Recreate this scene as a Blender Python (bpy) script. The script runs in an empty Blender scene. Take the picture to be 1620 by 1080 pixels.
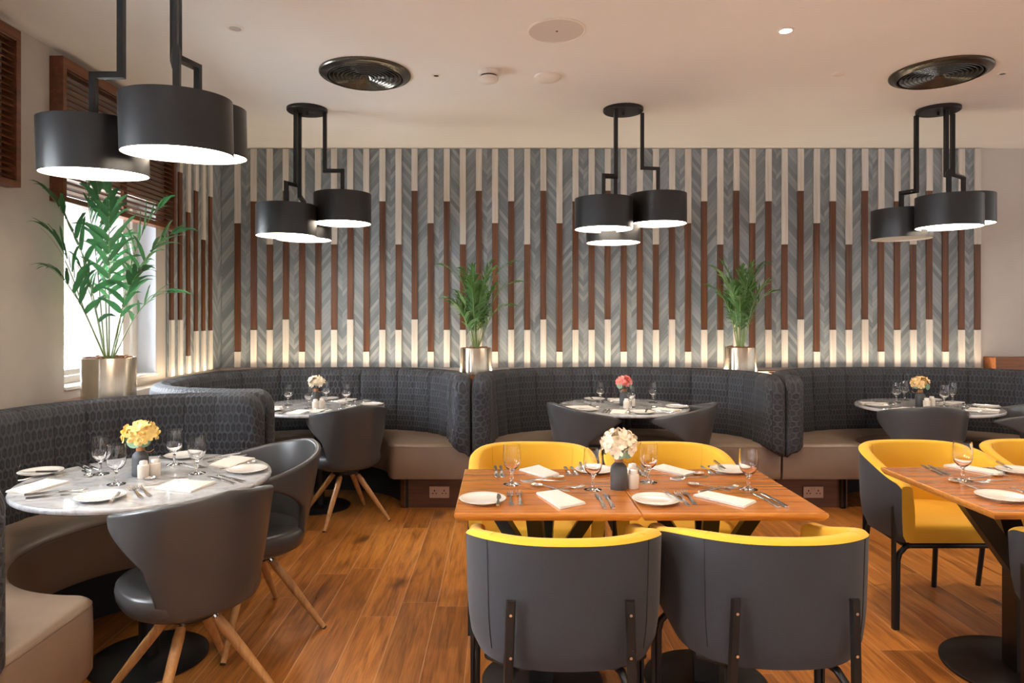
import bpy, math, random
from mathutils import Vector, Matrix
random.seed(7)
S = bpy.context.scene
COL = S.collection
PI = math.pi

# ---------------------------------------------------------------- camera, world, lights, exposure
H = 1.42          # eye height
F = 1080.0        # focal length in px of the 1620 px wide frame (24 mm)
CX, CY = 795.0, 500.0
cam_d = bpy.data.cameras.new('camera')
cam_d.sensor_width = 36.0
cam_d.lens = 24.0
cam_d.shift_x = (810 - CX) / 1620.0
cam_d.shift_y = -(540 - CY) / 1620.0
cam_d.clip_start = 0.05
cam = bpy.data.objects.new('camera', cam_d)
cam.location = (0, 0, H)
cam.rotation_euler = (PI / 2, 0, 0)
COL.objects.link(cam)
S.camera = cam

W = bpy.data.worlds.new('world')
S.world = W
W.use_nodes = True
W.node_tree.nodes['Background'].inputs[0].default_value = (1.0, 0.97, 0.94, 1)
W.node_tree.nodes['Background'].inputs[1].default_value = 0.70

S.view_settings.view_transform = 'Standard'
S.view_settings.look = 'None'
S.view_settings.exposure = 0.66
S.view_settings.gamma = 1.0
S.view_settings.use_curve_mapping = False

CEIL = 2.88
WALLY = 5.95
WALLX = -2.46
LEDGE = 0.95


def area(name, loc, rot, sx, sy, power, col, spread=None):
    l = bpy.data.lights.new(name, 'AREA')
    l.shape = 'RECTANGLE'
    l.size, l.size_y = sx, sy
    l.energy = power
    l.color = col
    if spread:
        l.spread = spread
    o = bpy.data.objects.new(name, l)
    o.location = loc
    o.rotation_euler = rot
    COL.objects.link(o)
    return o


def spot(name, loc, power, col, size=1.6, blend=0.6, rad=0.04, rot=(0, 0, 0)):
    l = bpy.data.lights.new(name, 'SPOT')
    l.energy = power
    l.color = col
    l.spot_size = size
    l.spot_blend = blend
    l.shadow_soft_size = rad
    o = bpy.data.objects.new(name, l)
    o.location = loc
    o.rotation_euler = rot
    COL.objects.link(o)
    return o


DAY = (0.86, 0.93, 1.0)
WARM = (1.0, 0.78, 0.54)
# daylight outside the windows of the left wall (light travels +x)
area('daylight_window', (-3.2, 4.34, 1.75), (0, -PI / 2, 0), 1.5, 1.3, 115, DAY)
area('daylight_window', (-3.0, 2.10, 1.75), (0, -PI / 2, 0), 1.5, 1.3, 140, DAY)
area('daylight_window', (-3.0, 0.1, 1.75), (0, -PI / 2, 0), 1.5, 1.3, 140, DAY)
area('daylight_window', (-3.0, -1.9, 1.75), (0, -PI / 2, 0), 1.5, 1.3, 90, DAY)
# warm cove strip on the ledge behind the banquettes, washing up the slatted wall
area('cove_strip_light', (0.95, 5.83, 0.962), (PI + 0.45, 0, 0), 6.4, 0.04, 21, WARM)
area('cove_strip_light', (-2.38, 5.2, 0.962), (PI, 0, PI / 2), 1.0, 0.03, 1.5, WARM)
# recessed ceiling downlights (in frame and further down the room)
for (x, y, p) in [(1.55, 3.46, 70), (0.9, 1.2, 80), (-0.9, 1.0, 70), (2.8, 1.3, 70), (3.9, 3.4, 55),
                  (-0.2, -0.8, 50), (2.2, -0.8, 50)]:
    spot('recessed_downlight_beam', (x, y, 2.86), p, (1.0, 0.80, 0.58), 1.9, 0.7, 0.05)

# ---------------------------------------------------------------- helpers


def lin(c):
    c = c / 255.0
    return c / 12.92 if c <= 0.04045 else ((c + 0.055) / 1.055) ** 2.4


def rgb(r, g, b):
    return (lin(r), lin(g), lin(b), 1)


class NT:
    """short node-tree writer"""

    def __init__(self, name):
        self.m = bpy.data.materials.new(name)
        self.m.use_nodes = True
        self.t = self.m.node_tree
        self.b = self.t.nodes['Principled BSDF']

    def n(self, typ, **kw):
        nd = self.t.nodes.new(typ)
        for k, v in kw.items():
            setattr(nd, k, v)
        return nd

    def l(self, a, b):
        self.t.links.new(a, b)

    def math(self, op, a, b=None, c=None):
        nd = self.n('ShaderNodeMath', operation=op)
        for i, v in enumerate((a, b, c)):
            if v is None:
                continue
            if isinstance(v, (int, float)):
                nd.inputs[i].default_value = v
            else:
                self.l(v, nd.inputs[i])
        return nd.outputs[0]

    def noise(self, vec, scale, detail=4, rough=0.5, dist=0.0):
        nd = self.n('ShaderNodeTexNoise')
        nd.inputs['Scale'].default_value = scale
        nd.inputs['Detail'].default_value = detail
        nd.inputs['Roughness'].default_value = rough
        nd.inputs['Distortion'].default_value = dist
        if vec is not None:
            self.l(vec, nd.inputs['Vector'])
        return nd.outputs['Fac']

    def ramp(self, fac, stops):
        nd = self.n('ShaderNodeValToRGB')
        e = nd.color_ramp.elements
        while len(e) < len(stops):
            e.new(0.5)
        for i, (p, c) in enumerate(stops):
            e[i].position = p
            e[i].color = c
        self.l(fac, nd.inputs['Fac'])
        return nd.outputs['Color']

    def mix(self, fac, a, b, mode='MIX'):
        nd = self.n('ShaderNodeMix', data_type='RGBA', blend_type=mode)
        for sock, v in ((nd.inputs['Factor'], fac), (nd.inputs['A'], a), (nd.inputs['B'], b)):
            if isinstance(v, (int, float)):
                sock.default_value = v
            elif isinstance(v, tuple):
                sock.default_value = v
            else:
                self.l(v, sock)
        # colour sockets share their names with the float ones: link to the RGBA ones explicitly
        return nd

    def coord(self, kind='Object'):
        return self.n('ShaderNodeTexCoord').outputs[kind]

    def mapping(self, vec, scale=(1, 1, 1), loc=(0, 0, 0), rot=(0, 0, 0)):
        nd = self.n('ShaderNodeMapping')
        nd.inputs['Scale'].default_value = scale
        nd.inputs['Location'].default_value = loc
        nd.inputs['Rotation'].default_value = rot
        self.l(vec, nd.inputs['Vector'])
        return nd.outputs['Vector']

    def bump(self, height, strength, dist=0.01):
        nd = self.n('ShaderNodeBump')
        nd.inputs['Strength'].default_value = strength
        nd.inputs['Distance'].default_value = dist
        self.l(height, nd.inputs['Height'])
        self.l(nd.outputs['Normal'], self.b.inputs['Normal'])

    def base(self, c):
        if isinstance(c, tuple):
            self.b.inputs['Base Color'].default_value = c
        else:
            self.l(c, self.b.inputs['Base Color'])

    def mixc(self, fac, a, b, mode='MIX'):
        nd = self.n('ShaderNodeMixRGB', blend_type=mode)
        for sock, v in ((nd.inputs[0], fac), (nd.inputs[1], a), (nd.inputs[2], b)):
            if isinstance(v, (int, float, tuple)):
                sock.default_value = v
            else:
                self.l(v, sock)
        return nd.outputs[0]


def mat(name, col, rough=0.5, metal=0.0, noise=0.0, nscale=40, bump=0.0, bscale=200, bdist=0.002, spec=None, coat=0.0,
        sheen=0.0, stretch=None):
    n = NT(name)
    n.b.inputs['Roughness'].default_value = rough
    n.b.inputs['Metallic'].default_value = metal
    if spec is not None:
        n.b.inputs['Specular IOR Level'].default_value = spec
    if coat:
        n.b.inputs['Coat Weight'].default_value = coat
        n.b.inputs['Coat Roughness'].default_value = 0.12
    if sheen:
        n.b.inputs['Sheen Weight'].default_value = sheen
    v = n.coord()
    if stretch:
        v = n.mapping(v, stretch)
    lo = tuple(x * (1 - noise) for x in col[:3]) + (1,)
    hi = tuple(min(1, x * (1 + noise)) for x in col[:3]) + (1,)
    n.base(n.ramp(n.noise(v, nscale), [(0.3, lo), (0.7, hi)]))
    if bump:
        n.bump(n.noise(v, bscale, 3), bump, bdist)
    return n.m


M = {}


def wood_planks():
    n = NT('walnut floor planks')
    v = n.coord()
    sep = n.n('ShaderNodeSeparateXYZ')
    n.l(v, sep.inputs[0])
    X, Y = sep.outputs[0], sep.outputs[1]
    pw = 0.175
    u = n.math('DIVIDE', n.math('ADD', X, 0.499 + 100 * pw), pw)
    iu = n.math('FLOOR', u)
    fu = n.math('FRACT', u)
    wn = n.n('ShaderNodeTexWhiteNoise', noise_dimensions='1D')
    n.l(iu, wn.inputs['W'])
    off = wn.outputs['Value']
    vv = n.math('ADD', n.math('DIVIDE', Y, 1.35), n.math('MULTIPLY', off, 7.3))
    iv = n.math('FLOOR', vv)
    fv = n.math('FRACT', vv)
    cmb = n.n('ShaderNodeCombineXYZ')
    n.l(iu, cmb.inputs[0])
    n.l(iv, cmb.inputs[1])
    wn2 = n.n('ShaderNodeTexWhiteNoise', noise_dimensions='2D')
    n.l(cmb.outputs[0], wn2.inputs['Vector'])
    r = wn2.outputs['Value']
    # grain coordinates shifted per plank
    gc = n.n('ShaderNodeCombineXYZ')
    n.l(n.math('ADD', n.math('MULTIPLY', X, 9.0), n.math('MULTIPLY', r, 37)), gc.inputs[0])
    n.l(n.math('ADD', n.math('MULTIPLY', Y, 0.9), n.math('MULTIPLY', r, 91)), gc.inputs[1])
    g1 = n.noise(gc.outputs[0], 2.2, 7, 0.62, 0.9)
    gf = n.n('ShaderNodeCombineXYZ')
    n.l(n.math('ADD', n.math('MULTIPLY', X, 60.0), n.math('MULTIPLY', r, 17)), gf.inputs[0])
    n.l(n.math('MULTIPLY', Y, 2.2), gf.inputs[1])
    g2 = n.noise(gf.outputs[0], 2.0, 4, 0.6)
    col = n.ramp(g1, [(0.28, rgb(78, 42, 16)), (0.42, rgb(144, 86, 30)), (0.55, rgb(184, 118, 46)), (0.75, rgb(212, 148, 72))])
    col = n.mixc(0.36, col, n.ramp(g2, [(0.3, rgb(92, 50, 22)), (0.7, rgb(222, 152, 82))]))
    tone = n.ramp(r, [(0.0, (0.66, 0.60, 0.56, 1)), (0.5, (0.88, 0.84, 0.80, 1)), (1.0, (1.08, 1.04, 1.0, 1))])
    col = n.mixc(1.0, col, tone, 'MULTIPLY')
    # knots
    kn = n.n('ShaderNodeTexVoronoi', voronoi_dimensions='2D')
    kn.inputs['Scale'].default_value = 1.0
    kc = n.mapping(v, (3.6, 2.0, 1))
    wob = n.n('ShaderNodeTexNoise')
    wob.inputs['Scale'].default_value = 9.0
    n.l(v, wob.inputs['Vector'])
    kd = n.mixc(0.22, kc, wob.outputs['Color'])
    n.l(kd, kn.inputs['Vector'])
    kf = n.ramp(kn.outputs['Distance'], [(0.03, (1, 1, 1, 1)), (0.20, (0, 0, 0, 1))])
    kr = n.n('ShaderNodeSeparateColor')
    n.l(kn.outputs['Color'], kr.inputs[0])
    kf = n.math('MULTIPLY', kf, n.math('GREATER_THAN', kr.outputs[0], 0.55))
    col = n.mixc(n.math('MULTIPLY', kf, 0.75), col, rgb(48, 26, 18))
    gapu = n.math('MAXIMUM', n.math('LESS_THAN', fu, 0.012), n.math('GREATER_THAN', fu, 0.988))
    gapv = n.math('LESS_THAN', fv, 0.0018)
    gap = n.math('MAXIMUM', gapu, gapv)
    col = n.mixc(n.math('MULTIPLY', gap, 0.7), col, rgb(206, 158, 118))
    n.base(col)
    n.b.inputs['Roughness'].default_value = 0.34
    rr = n.math('ADD', n.math('MULTIPLY', g1, 0.22), 0.22)
    n.l(rr, n.b.inputs['Roughness'])
    hgt = n.math('SUBTRACT', n.math('MULTIPLY', g2, 0.25), n.math('MULTIPLY', gap, 0.6))
    n.bump(hgt, 0.25, 0.002)
    return n.m


def grain(name, dark, mid, light, axis=0, rough=0.35, scale=1.0, coat=0.0, noise_rot=None):
    n = NT(name)
    sc = [14, 14, 14]
    sc[axis] = 0.7
    v = n.mapping(n.coord(), tuple(s * scale for s in sc))
    g = n.noise(v, 2.0, 6, 0.6, 0.5)
    sc2 = [70, 70, 70]
    sc2[axis] = 2.0
    v2 = n.mapping(n.coord(), tuple(s * scale for s in sc2))
    g2 = n.noise(v2, 2.0, 3, 0.5)
    col = n.ramp(g, [(0.3, dark), (0.5, mid), (0.7, light)])
    col = n.mixc(0.25, col, n.ramp(g2, [(0.35, dark), (0.65, light)]))
    n.base(col)
    n.b.inputs['Roughness'].default_value = rough
    if coat:
        n.b.inputs['Coat Weight'].default_value = coat
        n.b.inputs['Coat Roughness'].default_value = 0.08
    n.bump(g2, 0.08, 0.001)
    return n.m


def chevron():
    n = NT('grey weathered chevron timber')
    uv = n.coord('UV')
    sep = n.n('ShaderNodeSeparateXYZ')
    n.l(uv, sep.inputs[0])
    X, Z = sep.outputs[0], sep.outputs[1]
    P = 0.1397 * 1.5
    a = n.math('FRACT', n.math('DIVIDE', X, P))
    tri = n.math('ABSOLUTE', n.math('SUBTRACT', a, 0.5))        # 0.5 at column edges, 0 in the middle
    h = n.math('ADD', Z, n.math('MULTIPLY', tri, P * 1.25))
    h = n.math('ADD', h, 5.0)
    k = n.math('DIVIDE', h, 0.046)
    ik = n.math('FLOOR', k)
    fk = n.math('FRACT', k)
    ihalf = n.math('FLOOR', n.math('DIVIDE', X, P / 2))
    cmb = n.n('ShaderNodeCombineXYZ')
    n.l(ik, cmb.inputs[0])
    n.l(ihalf, cmb.inputs[1])
    wn = n.n('ShaderNodeTexWhiteNoise', noise_dimensions='2D')
    n.l(cmb.outputs[0], wn.inputs['Vector'])
    # streaks along the slanted board
    st = n.n('ShaderNodeCombineXYZ')
    n.l(n.math('MULTIPLY', h, 90), st.inputs[0])
    n.l(n.math('MULTIPLY', X, 6), st.inputs[1])
    g = n.noise(st.outputs[0], 1.0, 4, 0.6)
    tone = n.math('ADD', n.math('MULTIPLY', wn.outputs['Value'], 0.5), n.math('MULTIPLY', g, 0.5))
    col = n.ramp(tone, [(0.15, rgb(104, 112, 116)), (0.45, rgb(126, 134, 138)), (0.65, rgb(142, 149, 152)), (0.9, rgb(162, 164, 162))])
    gap = n.math('MAXIMUM', n.math('LESS_THAN', fk, 0.05), 0.0)
    col = n.mixc(n.math('MULTIPLY', gap, 0.75), col, rgb(80, 84, 86))
    n.base(col)
    n.b.inputs['Roughness'].default_value = 0.62
    n.bump(n.math('SUBTRACT', n.math('ADD', wn.outputs['Value'], n.math('MULTIPLY', g, 0.4)), gap), 0.35, 0.003)
    return n.m


def quilted():
    """charcoal cloth with an embossed pattern of interlocking elongated hexagons (uv in metres)"""
    n = NT('charcoal quilted upholstery')
    uv = n.coord('UV')
    sep = n.n('ShaderNodeSeparateXYZ')
    n.l(uv, sep.inputs[0])
    U = n.math('ADD', n.math('DIVIDE', sep.outputs[0], 0.030), 200)
    V = n.math('ADD', n.math('DIVIDE', sep.outputs[1], 0.104), 200.2)

    def cell(ou, ov):
        a = n.math('SUBTRACT', n.math('FRACT', n.math('ADD', U, ou)), 0.5)
        b = n.math('MULTIPLY', n.math('SUBTRACT', n.math('FRACT', n.math('ADD', V, ov)), 0.5), 1.732)
        return n.math('ABSOLUTE', a), n.math('ABSOLUTE', b)

    def hexd(a, b):
        # pointed top hexagon
        return n.math('MAXIMUM', a, n.math('ADD', n.math('MULTIPLY', a, 0.5), n.math('MULTIPLY', b, 0.866)))

    d1 = hexd(*cell(0, 0))
    d2 = hexd(*cell(0.5, 0.5))
    d = n.math('MINIMUM', d1, d2)         # 0 centre .. 0.5 edge
    mr = n.n('ShaderNodeMapRange', interpolation_type='SMOOTHSTEP')
    n.l(d, mr.inputs['Value'])
    mr.inputs['From Min'].default_value = 0.33
    mr.inputs['From Max'].default_value = 0.43
    ridge = mr.outputs[0]
    core = n.n('ShaderNodeMapRange', interpolation_type='SMOOTHSTEP')
    n.l(d, core.inputs['Value'])
    core.inputs['From Min'].default_value = 0.20
    core.inputs['From Max'].default_value = 0.10
    col_core = core.outputs[0]
    hgt = n.math('ADD', ridge, n.math('MULTIPLY', core.outputs[0], 0.35))
    fab = n.noise(n.mapping(uv, (1, 1, 1)), 420, 3)
    col = n.mixc(ridge, rgb(30, 32, 37), rgb(64, 68, 75))  # embossed ridges lighter: grazing light put into the colour
    col = n.mixc(n.math('MULTIPLY', col_core, 0.35), col, rgb(64, 68, 75))
    col = n.mixc(0.25, col, n.ramp(fab, [(0.3, rgb(30, 32, 37)), (0.7, rgb(58, 62, 68))]))
    sf = n.math('FRACT', n.math('ADD', n.math('DIVIDE', sep.outputs[0], 0.168), 0.5))
    sd = n.math('LESS_THAN', n.math('ABSOLUTE', n.math('SUBTRACT', sf, 0.5)), 0.016)
    col = n.mixc(sd, col, rgb(26, 27, 30))
    n.base(col)
    n.b.inputs['Roughness'].default_value = 0.62
    n.b.inputs['Sheen Weight'].default_value = 0.05
    n.bump(hgt, 0.75, 0.005)
    return n.m


def plaster(name, c1, c2, c3=None, rough=0.85, sc=1.1):
    n = NT(name)
    v = n.coord()
    a = n.noise(v, sc, 5, 0.55, 0.8)
    b = n.noise(v, 5.5, 4, 0.6)
    col = n.ramp(a, [(0.3, c1), (0.55, c2), (0.75, c3 or c2)])
    col = n.mixc(0.12, col, n.ramp(b, [(0.35, c1), (0.65, c3 or c2)]))
    n.base(col)
    n.b.inputs['Roughness'].default_value = rough
    n.bump(b, 0.06, 0.004)
    return n.m


def marble():
    n = NT('white marble')
    v = n.coord()
    a = n.noise(v, 3.0, 8, 0.62, 1.6)
    vein = n.math('ABSOLUTE', n.math('SUBTRACT', a, 0.5))
    col = n.ramp(vein, [(0.0, rgb(166, 168, 172)), (0.03, rgb(186, 188, 191)), (0.12, rgb(204, 206, 208)), (0.3, rgb(216, 217, 219))])
    n.base(col)
    n.b.inputs['Roughness'].default_value = 0.12
    n.b.inputs['Coat Weight'].default_value = 0.5
    n.b.inputs['Coat Roughness'].default_value = 0.03
    return n.m


def emis(name, col, strength):
    n = NT(name)
    n.b.inputs['Emission Color'].default_value = col
    n.b.inputs['Emission Strength'].default_value = strength
    n.base(col)
    return n.m


def glassm(name, rough=0.0, ior=1.45, col=(1, 1, 1, 1)):
    n = NT(name)
    n.b.inputs['Transmission Weight'].default_value = 1.0
    n.b.inputs['Roughness'].default_value = rough
    n.b.inputs['IOR'].default_value = ior
    n.base(col)
    return n.m


def leather(name, c1, c2, rough=0.38, bump=0.25):
    n = NT(name)
    v = n.coord()
    a = n.noise(v, 2.5, 4, 0.5)
    n.base(n.ramp(a, [(0.3, c1), (0.7, c2)]))
    vo = n.n('ShaderNodeTexVoronoi')
    vo.inputs['Scale'].default_value = 420
    n.l(v, vo.inputs['Vector'])
    soft = n.noise(v, 14, 2, 0.5)
    n.b.inputs['Roughness'].default_value = rough
    n.bump(n.math('ADD', n.math('MULTIPLY', vo.outputs['Distance'], 0.25), n.math('MULTIPLY', soft, 1.2)), bump, 0.003)
    return n.m


M['floor'] = wood_planks()
M['ceiling'] = plaster('painted ceiling', rgb(226, 224, 220), rgb(231, 229, 225), rgb(235, 233, 229), 0.9, 0.6)
M['plaster'] = plaster('grey beige polished plaster', rgb(166, 160, 152), rgb(180, 172, 162), rgb(190, 180, 168), 0.7, 1.3)
M['plaster_right'] = plaster('beige plaster', rgb(186, 178, 170), rgb(194, 186, 178), rgb(200, 192, 184), 0.8, 1.0)
M['chevron'] = chevron()
M['white_batten'] = grain('whitewashed timber', rgb(186, 178, 168), rgb(206, 198, 188), rgb(216, 210, 200), 2, 0.55, 1.0)
M['brown_batten'] = grain('walnut stained timber', rgb(62, 36, 20), rgb(92, 54, 28), rgb(116, 70, 38), 2, 0.45, 1.0)
M['ledge_wood'] = grain('walnut ledge', rgb(92, 52, 28), rgb(124, 74, 40), rgb(150, 92, 50), 0, 0.4)
M['plinth_wood'] = grain('dark walnut plinth', rgb(66, 38, 22), rgb(88, 50, 28), rgb(108, 64, 36), 0, 0.45)
M['louvre'] = grain('walnut louvre', rgb(70, 38, 22), rgb(98, 56, 30), rgb(122, 72, 38), 1, 0.42)
M['tabletop'] = grain('glossy orange walnut tabletop', rgb(134, 74, 24), rgb(184, 108, 36), rgb(206, 132, 54), 0, 0.24, 1.6, 0.4)
M['tableedge'] = grain('walnut table edge', rgb(160, 98, 38), rgb(186, 120, 50), rgb(206, 140, 66), 0, 0.3, 1.6)
M['leg_wood'] = grain('honey oak leg', rgb(150, 104, 58), rgb(182, 132, 78), rgb(200, 150, 94), 2, 0.4)
M['quilt'] = quilted()
M['seat_leather'] = leather('taupe leather', rgb(124, 106, 92), rgb(138, 120, 104), 0.36, 0.25)
M['piping'] = mat('taupe piping', rgb(120, 100, 84), 0.4, noise=0.05)
M['grey_leather'] = leather('slate grey leather', rgb(64, 64, 65), rgb(72, 72, 72), 0.34, 0.12)
M['grey_cloth'] = mat('charcoal chair cloth', rgb(48, 49, 53), 0.85, noise=0.10, nscale=300, bump=0.3, bscale=900, bdist=0.001, sheen=0.1)
M['yellow'] = mat('mustard yellow cloth', rgb(224, 172, 38), 0.8, noise=0.05, nscale=500, bump=0.2, bscale=900, bdist=0.001, sheen=0.1)
M['black_metal'] = mat('black powder coated metal', rgb(34, 33, 33), 0.42, 0.4, noise=0.05)
M['black'] = mat('matt black board', rgb(22, 22, 24), 0.7, noise=0.05)
M['seam'] = mat('dark seam thread', rgb(30, 31, 33), 0.8, noise=0.03)
M['yseam'] = mat('mustard seam thread', rgb(196, 148, 36), 0.8, noise=0.03)
M['chrome'] = mat('chrome', rgb(210, 210, 212), 0.12, 1.0, noise=0.02)
M['steel'] = mat('polished cutlery steel', rgb(226, 223, 219), 0.2, 1.0, noise=0.02)
M['brushed'] = mat('brushed brass toned steel', rgb(206, 196, 180), 0.24, 1.0, noise=0.04, nscale=4, stretch=(30, 30, 0.4))
M['brushed'].node_tree.nodes['Principled BSDF'].inputs['Anisotropic'].default_value = 0.85
M['brushed'].node_tree.nodes['Principled BSDF'].inputs['Anisotropic Rotation'].default_value = 0.25
M['china'] = mat('white china', rgb(236, 232, 226), 0.12, noise=0.01, coat=0.5)
M['linen'] = mat('white linen', rgb(226, 222, 216), 0.9, noise=0.02, bump=0.3, bscale=500)
M['cream'] = mat('cream ceramic', rgb(226, 216, 202), 0.2, noise=0.02, coat=0.4)
M['vase'] = mat('charcoal stoneware', rgb(74, 76, 78), 0.5, noise=0.06)
M['copper'] = mat('copper thread', rgb(186, 134, 96), 0.45, 0.3, noise=0.1, nscale=200)
M['marble'] = marble()
M['glass'] = glassm('clear glass')
M['pane'] = glassm('window glass', ior=1.02)
M['win_frame'] = mat('white window frame', rgb(206, 200, 192), 0.45, noise=0.02)
M['jamb'] = plaster('light grey reveal', rgb(172, 174, 178), rgb(180, 182, 186), rgb(186, 188, 192), 0.7, 1.0)
M['shade'] = mat('satin black lamp shade', rgb(46, 46, 46), 0.32, 0.45, noise=0.03, nscale=6)
M['shade_in'] = mat('white shade lining', rgb(232, 226, 214), 0.6, noise=0.01)
M['diffuser'] = emis('lit lamp diffuser', (1.0, 0.86, 0.70, 1), 7.0)
M['diffuser_dim'] = mat('unlit lamp diffuser', rgb(176, 172, 166), 0.5, noise=0.03)
M['bulb'] = emis('lit downlight', (1.0, 0.82, 0.6, 1), 40.0)
M['grille'] = mat('dark bronze diffuser metal', rgb(92, 88, 80), 0.26, 0.85, noise=0.05)
M['ceiling_white'] = mat('ceiling fitting white plastic', rgb(224, 216, 206), 0.5, noise=0.02)
M['speaker'] = mat('speaker grille', rgb(206, 196, 188), 0.7, noise=0.04, nscale=900)
M['socket'] = mat('brushed socket plate', rgb(176, 150, 136), 0.35, 0.6, noise=0.05)
def leafm(name, c1, c2):
    n = NT(name)
    n.base(n.ramp(n.noise(n.coord(), 8, 3), [(0.3, c1), (0.7, c2)]))
    n.b.inputs['Roughness'].default_value = 0.4
    tr = n.n('ShaderNodeBsdfTranslucent')
    tr.inputs['Color'].default_value = tuple(min(1, x * 1.9) for x in c2[:3]) + (1,)
    mx = n.n('ShaderNodeMixShader')
    mx.inputs[0].default_value = 0.18
    n.l(n.b.outputs[0], mx.inputs[1])
    n.l(tr.outputs[0], mx.inputs[2])
    n.l(mx.outputs[0], n.t.nodes['Material Output'].inputs['Surface'])
    return n.m


M['leaf'] = leafm('kentia leaf', rgb(32, 78, 48), rgb(62, 118, 70))
M['leaf2'] = leafm('areca leaf', rgb(44, 84, 38), rgb(84, 126, 62))
M['stem'] = mat('pale green stem', rgb(128, 150, 92), 0.5, noise=0.15, nscale=20)
M['bark'] = mat('bark chips', rgb(132, 92, 62), 0.8, noise=0.35, nscale=30, bump=0.6, bscale=60, bdist=0.006)
M['fl_cream'] = mat('cream petals', rgb(246, 232, 208), 0.6, noise=0.04, nscale=30)
M['fl_yellow'] = mat('yellow petals', rgb(246, 212, 130), 0.6, noise=0.10, nscale=30)
M['fl_pink'] = mat('pink petals', rgb(236, 140, 130), 0.6, noise=0.15, nscale=30)
M['fl_peach'] = mat('peach petals', rgb(244, 208, 150), 0.6, noise=0.12, nscale=30)
M['fl_leaf'] = mat('sage leaf', rgb(132, 164, 138), 0.6, noise=0.1, nscale=30)


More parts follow.
